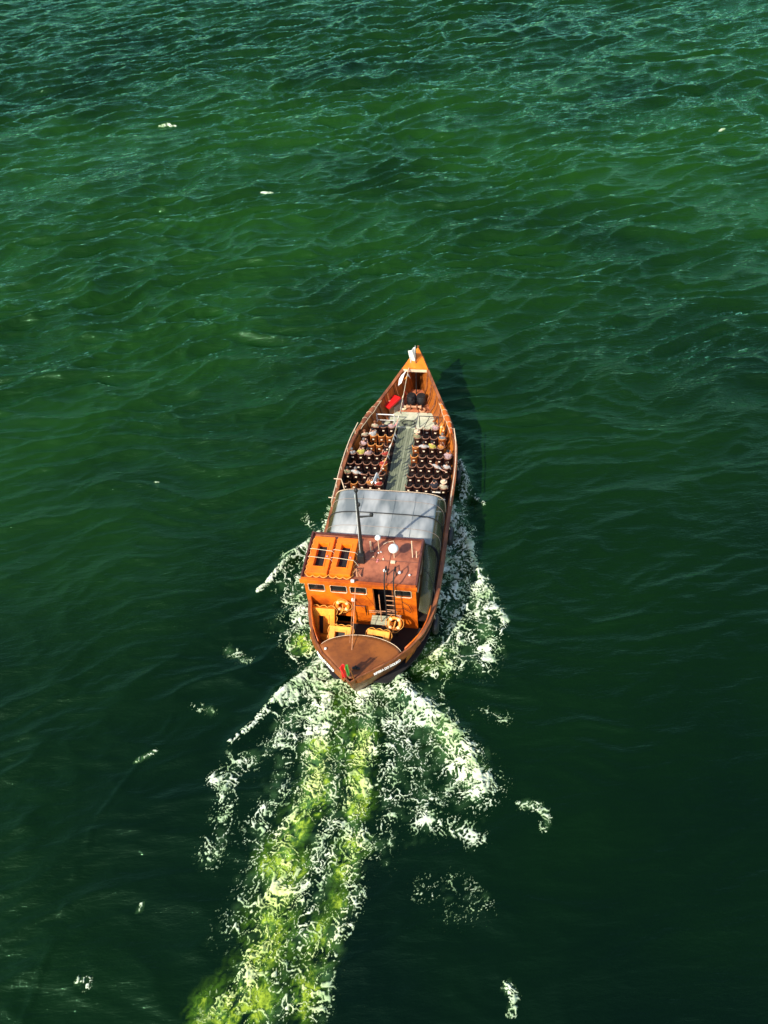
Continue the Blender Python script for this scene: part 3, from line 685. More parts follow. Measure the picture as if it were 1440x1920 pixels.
# wall panel, lamp box, cable conduit
mb = MB(); mb.box((-0.42, YW - 0.05, 1.62), (0.44, 0.09, 0.5), bevel=0.02); wp = mb.build('switch_panel', M['orange'], boat)
mb = MB(); mb.tube([(-0.68, YW - 0.1, 1.92), (-0.16, YW - 0.1, 1.92), (-0.16, YW - 0.1, 1.2)], 0.02, 5); mb.build('pipe', M['black'], wp)
MB().box((-0.72, YW - 0.06, 2.30), (0.17, 0.11, 0.14), bevel=0.02).build('wall_lamp', M['white'], boat)
MB().tube([(-0.70, YW - 0.05, 2.24), (-0.70, YW - 0.05, 0.5)], 0.02, 6).build('conduit', M['hull_out'], boat)
# side walls and front wall
def side_wall(x, name, mat):
    mb = wall_with_holes(YW + 0.07, YF - 0.07, 1.0, ZT, 0, 0.06, [(4.75, 5.5, 2.6, 3.2), (5.8, 6.5, 2.6, 3.2)])
    for v in mb.bm.verts: v.co = Vector((x + v.co.y, v.co.x, v.co.z))
    o = mb.build(name, mat, boat)
    for a, b in ((4.75, 5.5), (5.8, 6.5)):
        f = MB(); f.tube([(x + (0.07 if x > 0 else -0.01), yy, zz) for yy, zz in ((a, 2.6), (b, 2.6), (b, 3.2), (a, 3.2))], 0.03, 6, closed=True); fo = f.build('window', M['cream'], boat)
        MB().box((x + 0.03, (a + b) / 2, 2.9), (0.012, b - a - 0.01, 0.59)).build('pane', M['glass'], fo)
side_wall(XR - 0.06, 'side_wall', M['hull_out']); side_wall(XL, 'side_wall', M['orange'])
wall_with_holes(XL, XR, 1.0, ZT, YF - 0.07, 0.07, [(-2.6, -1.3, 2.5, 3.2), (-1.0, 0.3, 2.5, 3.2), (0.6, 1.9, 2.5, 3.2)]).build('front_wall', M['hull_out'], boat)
for a, b in ((-2.6, -1.3), (-1.0, 0.3), (0.6, 1.9)):
    MB().box(((a + b) / 2, YF - 0.03, 2.85), (b - a - 0.01, 0.012, 0.69)).build('windscreen', M['glass'], boat)
# quarter bulwarks sweeping aft from the cabin corners into the stern
for side, ztop in ((-1, 2.2), (1, 2.2)):
    mb = MB(); rows = []
    YQ = [2.0, 2.4, 2.8, 3.2, 3.6, 4.0, YW]
    top = [(cx(y) + side * (hw(y) - 0.10), y, zs(y) + 0.07 + (ztop - zs(y)) * max(0, (y - 3.0) / 1.3) ** 1.8) for y in YQ]
    bot = [(cx(y) + side * (hw(y) - 0.15), y, 1.5) for y in YQ]
    mb.grid([top, bot]); o = mb.build('quarter_panel', M['orange'], boat, smooth=True)
    sm = o.modifiers.new('thick', 'SOLIDIFY'); sm.thickness = 0.05
# cabin roof
RX0, RX1, RY0, RY1, RZ = -3.07, 2.34, 4.16, 7.02, 3.58
roof = MB().box(((RX0 + RX1) / 2, (RY0 + RY1) / 2, RZ + 0.04), (RX1 - RX0, RY1 - RY0, 0.08), bevel=0.01).build('roof', M['roof'], boat)
MB().box(((RX0 + RX1) / 2, RY0 - 0.03, RZ + 0.02), (RX1 - RX0 + 0.06, 0.06, 0.27), bevel=0.02).build('fascia', M['orange'], roof)
mb = MB(); mb.box(((RX0 + RX1) / 2, RY0 + 0.05, RZ + 0.135), (RX1 - RX0 - 0.1, 0.1, 0.05)); mb.build('gutter_lip', M['orange'], roof)
mb = MB(); mb.box((RX0 + 0.04, (RY0 + RY1) / 2 + 0.05, RZ + 0.14), (0.08, RY1 - RY0 - 0.1, 0.16)); mb.box(((RX0 + RX1) / 2, RY1 - 0.03, RZ + 0.12), (RX1 - RX0 - 0.17, 0.08, 0.12)); mb.build('roof_rim', M['roof_edge'], roof)
mb = MB(); mb.box((RX1 - 0.04, (RY0 + RY1) / 2 + 0.05, RZ + 0.14), (0.09, RY1 - RY0 - 0.1, 0.14)); mb.build('roof_rim', M['roof_edge'], roof)
mb = MB(); mb.box((RX1 + 0.02, (RY0 + RY1) / 2 + 0.02, RZ - 0.02), (0.03, RY1 - RY0 - 0.02, 0.22)); mb.build('side_fascia', M['hull_out'], roof)
# roof seam strips
mb = MB(); mb.tube([(0.9, 6.85, 3.67), (0.9, 4.25, 3.67)], 0.012, 5); mb.tube([(-0.45, 5.6, 3.67), (2.2, 5.65, 3.67)], 0.012, 5); mb.build('roof_seam', M['roof_edge'], roof)
ZR = RZ + 0.08
# mast
mast = MB().tube([(-0.36, 5.55, ZR), (-0.33, 5.56, 5.2), (-0.29, 5.57, 6.9), (-0.26, 5.58, 8.25)], [0.085, 0.065, 0.052, 0.036], 10).build('mast', M['black'], boat, smooth=True)
mb = MB(); mb.box((-0.40, 5.50, ZR + 0.28), (0.30, 0.34, 0.56), bevel=0.03); mb.build('mast_box', M['black'], mast)
mb = MB(); mb.tube([(-0.32, 5.56, 6.70), (0.36, 5.56, 6.78)], 0.035, 8); mb.tube([(-0.32, 5.56, 6.60), (0.10, 5.56, 6.72)], 0.02, 6); mb.build('crossarm', M['black'], mast)
mb = MB(); mb.ball((0.30, 5.56, 6.88), 0.09, sz=1.2); mb.build('mast_lamp', M['black'], mast)
mb = MB(); mb.ball((-0.26, 5.58, 8.32), 0.09, sz=1.4); mb.build('masthead_light', M['black'], mast)
mb = MB(); mb.ball((-0.22, 5.58, 7.45), 0.07, sz=1.8); mb.build('steaming_light', M['black'], mast)
MB().tube([(-0.46, 5.54, ZR), (-0.33, 5.55, 8.1)], 0.011, 5).build('halyard', M['white'], mast)
# stays from the cabin roof down to the stern deck
def wire(pts, r, mat, name, sag=0.0):
    a, b = Vector(pts[0]), Vector(pts[1]); L = []
    for i in range(9):
        t = i / 8; p = a.lerp(b, t); p.z -= sag * 4 * t * (1 - t); L.append(p)
    return MB().tube(L, r, 5).build(name, mat, boat)
wire([(-0.55, 4.9, 3.75), (-0.33, 1.45, 2.05)], 0.022, M['pole_tan'], 'stay')
wire([(-0.72, 4.25, 2.4), (-0.46, 1.55, 2.05)], 0.014, M['pole_tan'], 'stay')
mb = MB(); mb.tube([(-0.60, 5.05, ZR), (-0.50, 4.75, ZR + 0.35), (-0.40, 4.35, ZR + 0.25)], 0.03, 6); mb.tube([(-0.75, 4.6, ZR), (-0.5, 4.8, ZR + 0.32), (-0.3, 4.6, ZR)], 0.025, 6); mb.build('stay_bracket', M['pole_tan'], boat)
# antenna domes and small roof fittings
def dome(x, y, z, r, name='antenna_dome'):
    d = MB(); d.ball((x, y, z), r, sz=0.92, seg=18); d = d.build(name, M['dome'], boat, smooth=True)
    MB().tube([(x, y, ZR), (x, y, z - r * 0.8)], 0.022, 8).build('pole', M['cream'], d)
dome(0.30, 6.25, 4.55, 0.145); dome(1.08, 5.85, 4.32, 0.235); dome(0.78, 4.95, 3.78, 0.0901, 'roof_lamp'); dome(1.45, 4.92, 3.76, 0.08, 'roof_lamp')
for x, y, h in ((-0.06, 6.10, 0.75), (1.93, 5.95, 1.15), (2.12, 5.95, 0.45), (-0.12, 6.45, 0.35)):
    MB().tube([(x, y, ZR), (x, y, ZR + h)], 0.026, 6).build('whip_antenna', M['cream'], boat)
MB().ball((1.93, 4.85, ZR + 0.05), 0.055).build('roof_vent', M['white'], boat)
MB().box((1.06, 5.55, ZR + 0.04), (0.22, 0.14, 0.08), bevel=0.02).build('junction_box', M['cream'], boat)
MB().box((-0.60, 4.18, RZ + 0.24), (0.16, 0.10, 0.12), bevel=0.02).build('stern_lamp', M['white'], boat)
random.seed(3)
for k in range(9):
    x = random.uniform(-0.1, 0.75); y = random.uniform(5.3, 6.2)
    MB().box((x, y, ZR + 0.02), (random.uniform(.03, .08), random.uniform(.03, .10), 0.04), Euler((0, 0, random.uniform(0, 3))).to_matrix(), bevel=0.006).build('roof_fitting', M[random.choice(['cream', 'pink', 'white'])], boat)
mb = MB(); mb.tube([(0.45, 6.6, ZR + .02), (0.62, 6.75, ZR + .02), (0.9, 6.85, ZR + .02), (1.0, 6.6, ZR + .02)], 0.02, 5); mb.build('roof_cable', M['cream'], boat)
mb = MB(); mb.tube([(-0.1, 6.7, ZR + .02), (0.0, 6.3, ZR + .02), (0.25, 6.0, ZR + .02), (0.2, 5.7, ZR + .02)], 0.016, 5); mb.build('roof_cable', M['roof_edge'], boat)
# ladder with two hooped handrails from the well to the roof
lad = MB()
for x in (0.90, 1.32):
    lad.tube([(x, 3.75, 0.35), (x, 3.95, 3.6), (x, 4.05, 4.15), (x, 4.35, 4.45), (x, 4.75, 4.35), (x, 4.80, ZR)], 0.032, 8)
lad = lad.build('ladder', M['black'], boat, smooth=True)
for k in range(9):
    z = 0.6 + k * 0.33
    MB().tube([(0.90, 3.76 + 0.06 * (z - .35), z), (1.32, 3.76 + 0.06 * (z - .35), z)], 0.02, 6).build('rung', M['pole_tan'], lad)
mb = MB(); mb.tube([(0.62, 3.9, 3.3), (0.64, 3.75, 1.3)], 0.024, 6); mb.tube([(0.0, 4.12, 1.72), (1.35, 4.12, 1.78)], 0.022, 6); mb.tube([(0.0, 4.15, 1.55), (0.62, 4.15, 1.57)], 0.018, 6); mb.build('grab_rail', M['pole_tan'], boat)
mb = MB(); mb.tube([(1.60, 4.2, 2.5), (1.9, 4.2, 2.25), (2.02, 4.2, 1.9), (1.98, 4.2, 1.7), (1.6, 4.2, 2.05)], 0.016, 5); mb.build('handrail_shadow', M['dark'], boat)  # dark loop modelled in place of the ladder handrail's shadow on the wall
# two-board landing beside the ladder
mb = MB()
for k in (0, 1): mb.box((0.55, 3.98 - k * 0.27, 1.40), (0.82, 0.24, 0.05), bevel=0.01)
mb.build('step_board', M['board'], boat)
for x_ in (0.18, 0.95): MB().tube([(x_, 3.6, 0.3), (x_, 3.6, 1.37)], 0.03, 6).build('step_leg', M['black'], boat)
MB().box((1.42, 4.0, 1.48), (0.22, 0.18, 0.22), bevel=0.02).build('stern_box', M['white'], boat)
# boarding steps on the starboard side
for x, y, z in ((2.32, 12.35, 1.55), (2.62, 11.85, 1.55), (2.26, 11.5, 1.45), (2.50, 11.05, 1.45)):
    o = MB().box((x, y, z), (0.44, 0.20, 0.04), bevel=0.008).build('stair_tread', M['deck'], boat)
    MB().box((x, y - 0.10, z + 0.012), (0.44, 0.05, 0.05)).build('nosing', M['white'], o)
# ---- plastic canopy with hoops
def arch(y, wl, wr, ztop, zlow, n=22, rad=1.0):
    P = []
    for i in range(n + 1):
        a = math.pi * i / n; c, s = math.cos(a), math.sin(a)
        e = 0.42
        xx = -math.copysign(abs(c) ** e, c); zz = abs(s) ** e
        xc = (wr - wl) / 2; hwid = (wr + wl) / 2
        P.append((xc + xx * hwid, y, zlow + (ztop - zlow) * zz))
    return P
ys_c = [10.60, 10.3, 9.6, 8.8, 8.0, 7.2]
NA = 30
rowsA = []
for i, y in enumerate(ys_c):
    zt = 3.22 if i == 0 else 3.36 + 0.03 * math.sin(i * 2.1)
    rowsA.append(arch(y, 2.72, 2.98, zt, 1.92, NA))
j0, j1 = 7, NA - 7
mb = MB(); mb.grid([r[j0:j1 + 1] for r in rowsA]); o = mb.build('canopy_top', M['canopy'], boat, smooth=True)
o.modifiers.new('thick', 'SOLIDIFY').thickness = 0.008
for side, (a, b) in (('l', (0, j0)), ('r', (j1, NA))):
    mb = MB(); mb.grid([r[a:b + 1] for r in rowsA]); o = mb.build('side_curtain', M['curtain'], boat, smooth=True)
    o.modifiers.new('thick', 'SOLIDIFY').thickness = 0.008
# starboard curtain runs aft beside the cabin
mb = MB(); rows = []
for y in (7.2, 6.2, 5.2, 4.4, 3.9):
    k = (7.2 - y) / 3.3
    xo = 2.97 - 0.02 * k
    rows.append([(2.36 + 0.05 * k, y, 3.30 - 0.95 * k), (2.62, y, 3.1 - 0.95 * k), (2.85, y, 2.6 - 0.5 * k), (xo - 0.04, y, 1.93)])
mb.grid(rows); o = mb.build('side_curtain', M['curtain'], boat, smooth=True); o.modifiers.new('thick', 'SOLIDIFY').thickness = 0.008
for y, mt, r in ((8.85, 'black', 0.028), (9.75, 'grey', 0.012), (7.95, 'grey', 0.012), (10.55, 'cream', 0.016), (7.15, 'black', 0.02)):
    zt = 3.39 if y < 10 else 3.25
    MB().tube(arch(y, 2.74, 3.0, zt, 1.9, 30), r, 6).build('canopy_hoop', M[mt], boat, smooth=True)
mb = MB(); mb.tube([(2.42, 5.75, 3.2), (2.72, 5.65, 2.85), (2.93, 5.45, 2.3), (3.0, 5.2, 1.95)], 0.024, 6); mb.build('canopy_hoop', M['black'], boat, smooth=True)
mb = MB()
for x in (-1.1, 0.55, 1.55): mb.tube([(x, y, 3.375 + 0.0 * y) for y in (10.25, 9.4, 8.5, 7.3)], 0.012, 5)
mb.build('canopy_seam', M['canopy'], boat)
# portside boarding bracket
mb = MB(); mb.tube([(-3.15, 12.1, 2.3), (-2.75, 12.1, 2.3), (-2.45, 11.4, 2.3)], 0.025, 6); mb.tube([(-3.2, 10.8, 2.2), (-2.8, 10.8, 2.2)], 0.025, 6); mb.build('mooring_bracket', M['cream'], boat)
# name on both quarters of the stern
def name_on(side):
    cu = bpy.data.curves.new('name', 'FONT'); cu.body = 'RIBEIRA DO DOURO'; cu.size = 0.15; cu.extrude = 0.004; cu.align_x = 'CENTER'; cu.align_y = 'CENTER'; cu.offset = 0.008
    cu.space_character = 0.98
    tmp = bpy.data.objects.new('tmp', cu); COL.objects.link(tmp)
    bpy.context.view_layer.update()
    me = bpy.data.meshes.new_from_object(tmp.evaluated_get(bpy.context.evaluated_depsgraph_get()))
    bpy.data.objects.remove(tmp)
    ya, yb = (0.62, 1.62)
    bend = []
    # arc-length along the strake
    tt = np.linspace(0.1, 3.0, 200); px_ = np.array([cx(t) + side * hw(t) for t in tt]); s_ = np.concatenate([[0], np.cumsum(np.hypot(np.diff(px_), np.diff(tt)))])
    smid = np.interp(1.10, tt, s_)
    for v in me.vertices:
        s = smid + side * v.co.x
        y = float(np.interp(s, s_, tt)); x = float(np.interp(s, s_, px_)); x2 = float(np.interp(s + 0.02, s_, px_)); y2 = float(np.interp(s + 0.02, s_, tt))
        t = Vector((x2 - x, y2 - y)).normalized(); nrm = Vector((t.y, -t.x)) * side
        f = 0.135 - v.co.y * 0.50 + v.co.z * 0.8 + 0.012
        v.co = Vector((x + nrm.x * f, y + nrm.y * f, zs(y) - 0.13 + v.co.y * 0.86 + v.co.z * 0.5 + 0.006))
    me.materials.clear(); me.materials.append(M['white'])
    o = bpy.data.objects.new('boat_name', me); COL.objects.link(o); o.parent = boat
# plank carrying the name, proud of the hull
for side in (-1, 1):
    mb = MB(); L = [y for y in np.linspace(0.15, 2.6, 14)]
    rows = []
    for off, z in ((0.03, 0.03), (0.17, -0.26), (0.0, -0.30), (-0.02, 0.03)):
        rows.append([(cx(y) + side * (hw(y) + off * 0.8), y - off * 0.25, zs(y) + z) for y in L])
    mb.grid(rows + [rows[0]]); mb.build('name_board', M['hull_out'], boat)
    name_on(side)

# ---------------------------------------------------------------- fenders
def fender(x, y, z, r, label, h=0.9):
    o = empty('fender', x, y, z); tag(o, label, 'fender', 'black fenders hung over the starboard side')
    f = MB(); rr = r; n = 20
    ring = [(0.0, rr * math.cos(a), rr * math.sin(a) - rr * 0.4) for a in np.linspace(0, 2 * math.pi, n, endpoint=False)]
    f.tube(ring, rr * 0.42, 10, closed=True); f.build('tyre', M['rubber'], o, smooth=True)
    MB().tube([(0, 0, rr * 0.6 - rr * .4), (-0.05, 0, h)], 0.02, 6).build('rope', M['rope'], o)
fender(3.33, 9.55, 1.35, 0.36, 'black tyre fender hanging amidships beside the plastic canopy', 0.5)
fender(3.15, 4.15, 1.1, 0.33, 'black tyre fender hanging nearest the stern', 0.6)
fender(3.33, 14.2, 1.05, 0.32, 'black tyre fender hanging beside the seating rows', 0.7)

# ---------------------------------------------------------------- buoyant rafts
def raft(L, W, T, slot_w, slot_l, mat):
    o = bpy.data.objects.new('life_raft', None); COL.objects.link(o); o.empty_display_size = 0.2
    mb = MB(); a, b = W / 2, L / 2; sw, sl = slot_w / 2, slot_l / 2
    mb.box((-(a + sw) / 2, 0, T / 2), (a - sw, L, T), bevel=0.035); mb.box(((a + sw) / 2, 0, T / 2), (a - sw, L, T), bevel=0.035)
    mb.box((0, (b + sl) / 2, T / 2), (slot_w + 0.06, b - sl, T - 0.006), bevel=0.03); mb.box((0, -(b + sl) / 2, T / 2), (slot_w + 0.06, b - sl, T - 0.006), bevel=0.03)
    mb.build('float', mat, o)
    mb = MB(); mb.box((0, 0, T * 0.12), (slot_w + 0.02, slot_l + 0.02, 0.03)); mb.build('netting', M['dark'], o)
    # raised inner lip
    mb = MB()
    for sx in (-1, 1): mb.box((sx * (sw + 0.045), 0, T + 0.008), (0.05, slot_l + 0.14, 0.03), bevel=0.006)
    for sy in (-1, 1): mb.box((0, sy * (sl + 0.045), T + 0.006), (slot_w + 0.04, 0.05, 0.028), bevel=0.006)
    mb.build('slot_rim', mat, o)
    # grab line in scallops round the sides
    P = []
    per = [(-a, -b), (a, -b), (a, b), (-a, b), (-a, -b)]
    for k in range(4):
        (x0, y0), (x1, y1) = per[k], per[k + 1]; Ls = math.hypot(x1 - x0, y1 - y0); ns = max(2, int(round(Ls / 0.34)))
        nx, ny = (y1 - y0) / Ls, -(x1 - x0) / Ls
        for i in range(ns * 6):
            t = i / (ns * 6.0); ph = (t * ns) % 1.0; d = 0.025 + 0.07 * math.sin(math.pi * ph)
            P.append((x0 + (x1 - x0) * t + nx * d, y0 + (y1 - y0) * t + ny * d, T * 0.55 - 0.05 * math.sin(math.pi * ph)))
    MB().tube(P, 0.019, 6, closed=True).build('grab_line', M['raft_rope'], o)
    return o
def put(o, x, y, z, rx=0, ry=0, rz=0):
    o.matrix_world = Matrix.Translation(b2w(x, y, z)) @ Matrix.Rotation(-YAW, 4, 'Z') @ Euler((rx, ry, rz)).to_matrix().to_4x4()
grp = 'orange buoyant rafts with dark slots'
r1 = raft(2.22, 0.98, 0.30, 0.44, 1.36, M['raft'])
put(r1, -2.32, 5.48, ZR + 0.005); tag(r1, 'orange buoyant raft on the cabin roof, at the outer port edge', 'life raft', grp)
r2 = copy_tree(r1); put(r2, -1.22, 5.50, ZR + 0.005, rz=R(-0.5)); tag(r2, 'orange buoyant raft on the cabin roof, beside the black mast', 'life raft', grp)
for r_ in (r1, r2):
    for yy in (0.30, -0.18):
        MB().tube([(-0.58, yy, 0.30), (-0.5, yy, 0.335), (0.5, yy - 0.08, 0.335), (0.60, yy - 0.1, 0.2), (0.72, yy - 0.14, 0.0)], 0.014, 5).build('lashing', M['rope'], r_)
    MB().ball((0.33, -0.1, 0.33), 0.06, sz=0.5).build('buckle', M['pink'], r_)
r3 = raft(1.75, 1.12, 0.28, 0.46, 0.98, M['raft_low'])
put(r3, -2.22, 3.62, 0.48, rx=R(58)); tag(r3, 'orange buoyant raft leaning upright against the aft cabin wall', 'life raft', grp)
r3.matrix_world = Matrix.Translation(b2w(-2.15, 3.66, 1.02)) @ Matrix.Rotation(-YAW, 4, 'Z') @ Euler((R(58), 0, 0)).to_matrix().to_4x4()
MB().box((0.10, 0.0, 0.08), (0.26, 0.92, 0.04)).build('slat', M['raft_low'], r3)
r4 = raft(1.15, 1.04, 0.30, 0.46, 0.62, M['raft_low'])
put(r4, -1.10, 2.54, 1.48, rx=R(28)); tag(r4, 'small orange raft beside the flag stay, half under the stern deck', 'life raft', grp)
r5 = copy_tree(r4); put(r5, 0.66, 2.50, 1.46, rx=R(28), rz=R(-4)); tag(r5, 'small orange raft below the ladder, half under the stern deck', 'life raft', grp)

# ---------------------------------------------------------------- life rings
def ring(label, mat='ring', rr=0.27, th=0.085):
    o = bpy.data.objects.new('life_ring', None); COL.objects.link(o); o.empty_display_size = 0.2
    MB().tube([(rr * math.cos(a), rr * math.sin(a), 0) for a in np.linspace(0, 2 * math.pi, 28, endpoint=False)], th, 10, closed=True).build('ring', M[mat], o, smooth=True)
    for k in range(4):
        a0 = math.pi / 4 + k * math.pi / 2
        MB().tube([(rr * math.cos(a), rr * math.sin(a), 0) for a in np.linspace(a0 - 0.2, a0 + 0.2, 5)], th + 0.008, 10).build('band', M['ring_pale' if mat == 'ring' else 'white'], o, smooth=True)
    P = []
    for i in range(48):
        a = 2 * math.pi * i / 48; d = rr + th + 0.02 + 0.06 * abs(math.sin(2 * a + math.pi / 2)); P.append((d * math.cos(a), d * math.sin(a), 0.02))
    MB().tube(P, 0.013, 5, closed=True).build('grab_rope', M['raft_rope'], o)
    tag(o, label, 'life ring', 'life rings carried on the boat'); return o
L1 = ring('round orange life ring hung on the aft cabin wall'); put(L1, -1.25, 4.16, 1.90, rx=R(80))
MB().tube([(0, 0.1, 0.06), (0.03, -0.2, 0.08), (-0.10, -0.42, 0.1), (-0.2, -0.5, 0.1)], 0.03, 6).build('coiled_line', M['raft_rope'], L1)
L2 = ring('orange life ring tied to the foot of the ladder'); put(L2, 1.28, 3.62, 1.55, rx=R(35))
MB().tube([(0.05, 0.12, 0.05), (0.0, -0.15, 0.1), (-0.04, -0.42, 0.08)], 0.035, 6).build('coiled_line', M['raft_rope'], L2)
L3 = ring('orange and white life ring hung inside the starboard bulwark at the front row', 'ring', 0.27, 0.08); put(L3, 2.18, 16.95, 1.85, rx=R(90), ry=R(20), rz=R(78))

# ---------------------------------------------------------------- flags
def cloth(name, mat, parent, w_, h_, amp, seed, dx=0.0, col_split=None):
    "hanging cloth with folds; w_ along x, h_ down"
    random.seed(seed); ph = random.uniform(0, 6)
    mb = MB(); rows = []
    for i in range(13):
        v = i / 12; rows.append([(dx + w_ * u * (1 - 0.25 * v), amp * math.sin(7 * u + 3 * v + ph) * (0.3 + u), -h_ * v - 0.25 * h_ * u * u) for u in np.linspace(0, 1, 9)])
    mb.grid(rows); o = mb.build(name, mat, parent, smooth=True)
    s = o.modifiers.new('thick', 'SOLIDIFY'); s.thickness = 0.006
    return o
staff = MB().tube([(0.17, 20.9, 1.1), (0.175, 21.3, 3.0), (0.17, 21.55, 4.15)], [0.035, 0.03, 0.02], 8).build('flagstaff', M['black'], boat)
bf = empty('bow_flag', 0.15, 21.50, 4.10, R(200)); tag(bf, 'white flag drooping from the staff over the bow', 'flag')
cloth('flag_cloth', M['white'], bf, 0.42, 0.95, 0.10, 5)
MB().tube([(0, 0, -0.95), (0, 0, 0.12)], 0.012, 6).build('toggle_line', M['white'], bf)
staff2 = MB().tube([(0.02, 0.12, 2.1), (-0.04, 0.05, 2.9), (-0.10, -0.02, 3.55)], [0.035, 0.03, 0.02], 8).build('flagstaff', M['hull_out'], boat)
sf = empty('stern_flag', -0.10, -0.02, 3.50, R(185)); tag(sf, 'limp red and green national flag on the stern staff', 'flag')
cloth('green_field', M['green'], sf, 0.15, 0.85, 0.04, 8); cloth('red_field', M['red'], sf, 0.26, 1.0, 0.07, 9, dx=0.15)
MB().ball((0.13, -0.03, -0.40), 0.06, sy=0.35).build('emblem', M['yellow'], sf)

# bunting from the mast forward to the bow
bt = empty('bunting_line', 0, 0, 0); tag(bt, 'string of small coloured pennants stretched over the seats towards the bow', 'bunting')
def bpt(t):
    a = Vector((-0.31, 5.6, 7.7)); b = Vector((-0.22, 20.75, 2.75)); p = a.lerp(b, t); p.z -= 0.0; return p
BL = [(-0.70, 10.9, 2.9 + 0.6), (-0.62, 12.2, 2.9), (-0.50, 13.6, 2.55), (-0.42, 14.9, 2.45), (-0.36, 16.2, 2.4), (-0.32, 17.6, 2.42), (-0.29, 19.0, 2.55), (-0.26, 20.2, 2.8), (-0.20, 20.9, 3.05)]
MB().tube(BL, 0.018, 5).build('line', M['rope'], bt)
random.seed(21)
cols = ['white', 'pink', 'white', 'cream', 'red', 'white', 'pink', 'yellow', 'ring', 'white', 'cream', 'pink', 'white', 'red', 'white', 'white', 'cream', 'yellow', 'pink', 'red', 'white', 'cream']
nb = 34
for i in range(nb):
    t = (i + 0.5) / nb * (len(BL) - 1); k = int(t); fr = t - k; p = Vector(BL[k]).lerp(Vector(BL[min(k + 1, len(BL) - 1)]), fr)
    L = 0.24 + 0.10 * random.random(); ww = 0.13; sw = random.uniform(-0.2, 0.16)
    mb = MB(); mb.grid([[(p.x, p.y - ww, p.z), (p.x + 0.02, p.y, p.z), (p.x, p.y + ww, p.z)], [(p.x + sw * .6 + .02, p.y - ww * .4, p.z - L * .5), (p.x + sw * .5, p.y, p.z - L * .55), (p.x + sw * .6, p.y + ww * .4, p.z - L * .5)], [(p.x + sw, p.y - 0.015, p.z - L), (p.x + sw, p.y, p.z - L), (p.x + sw, p.y + 0.015, p.z - L)]])
    o = mb.build('pennant', M[cols[i % len(cols)]], bt); o.modifiers.new('thick', 'SOLIDIFY').thickness = 0.006
mb = MB(); mb.grid([[(-0.86, 10.85, 3.50), (-0.70, 10.95, 3.52), (-0.54, 10.85, 3.50)], [(-0.80, 10.75, 3.44), (-0.70, 10.8, 3.62), (-0.6, 10.75, 3.44)], [(-0.73, 11.7, 3.3), (-0.68, 11.75, 3.32), (-0.64, 11.7, 3.3)]])
o = mb.build('pennant', M['white'], bt); o.modifiers.new('thick', 'SOLIDIFY').thickness = 0.006
mb = MB(); mb.grid([[(-0.62, 20.55, 2.75), (-0.30, 20.85, 2.95)], [(-0.72, 20.2, 2.7), (-0.42, 20.5, 2.88)], [(-0.72, 19.8, 2.55), (-0.55, 20.0, 2.6)]]); o = mb.build('pennant', M['white'], bt); o.modifiers.new('thick', 'SOLIDIFY').thickness = 0.006
for o in bt.children: pass

# ---------------------------------------------------------------- bow gear
rb = empty('red_cushion', -1.20, 19.25, 1.72, R(-38)); tag(rb, 'bright red square cushion lying in the port side of the bow', 'cushion')
q = MB(); q.box((0, 0, 0.10), (1.0, 1.02, 0.16), Euler((R(10), R(-12), 0)).to_matrix(), bevel=0.05); q.build('cushion', M['red'], rb)
q = MB(); q.tube([(0.02 + 0.07 * math.cos(a), 0.0 + 0.09 * math.sin(a), 0.19) for a in np.linspace(0, 2 * math.pi, 12, endpoint=False)], 0.016, 5, closed=True); q.build('pale_mark', M['cream'], rb)
gb = empty('storage_locker', -1.02, 19.6, 1.10, R(-38)); tag(gb, 'grey brown locker behind the red cushion in the bow', 'locker')
q = MB(); q.box((0, 0, 0.22), (0.95, 0.80, 0.44), bevel=0.03); q.build('body', M['grey'], gb)
q = MB(); q.box((0, 0, 0.455), (0.99, 0.84, 0.05), bevel=0.012); q.build('lid', M['grey'], gb)
sup = empty('wooden_crate', -1.20, 19.25, 1.10, R(-38)); tag(sup, 'low dark crate under the red cushion', 'crate')
q = MB(); q.box((0, 0, 0.29), (0.74, 0.78, 0.58), bevel=0.02); q.build('body', M['hull_out'], sup)
q = MB()
for k in range(4): q.box((0, -0.3 + k * 0.2, 0.60), (0.76, 0.16, 0.02))
q.build('slat_top', M['rail'], sup)
for x, lab in ((0.02, 'black round drum in the bow, nearer the port side'), (0.60, 'black round drum in the bow, nearer the starboard side')):
    d = empty('steel_drum', x, 19.95, 1.1); tag(d, lab, 'drum', 'black drums in the bow')
    q = MB(); q.tube([(0, 0, z) for z in (0, 0.02, 0.20, 0.23, 0.42, 0.45, 0.62, 0.66)], [0.26, 0.28, 0.28, 0.295, 0.295, 0.28, 0.28, 0.26], 24); q.build('barrel', M['rubber'], d, smooth=True)
    q = MB(); q.tube([(0, 0, 0.655), (0, 0, 0.685)], 0.235, 20); q.build('lid', M['black'], d)
wn = empty('anchor_winch', 0.22, 19.38, 1.10); tag(wn, 'rusty anchor winch with chain on the bow floor', 'winch')
q = MB(); q.box((0, 0, 0.05), (0.7, 0.35, 0.1), bevel=0.02); q.build('base', M['bow_deck'], wn)
q = MB(); q.tube([(-0.45, 0, 0.26), (-0.42, 0, 0.26), (-0.30, 0, 0.26), (0.30, 0, 0.26), (0.42, 0, 0.26), (0.45, 0, 0.26)], [0.12, 0.12, 0.07, 0.07, 0.12, 0.12], 14); q.build('winch_drum', M['pole_tan'], wn, smooth=True)
for sx in (-0.2, 0.2):
    q = MB(); q.box((sx, 0, 0.2), (0.05, 0.26, 0.28), bevel=0.01); q.build('bracket', M['rail'], wn)
q = MB(); random.seed(5); P = []
for i in range(40): P.append((0.5 + 0.18 * math.cos(i * 0.9) + 0.03 * random.random(), -0.08 + 0.16 * math.sin(i * 0.9), 0.03 + i * 0.003))
q.tube(P, 0.02, 5); q.build('chain', M['pole_tan'], wn)
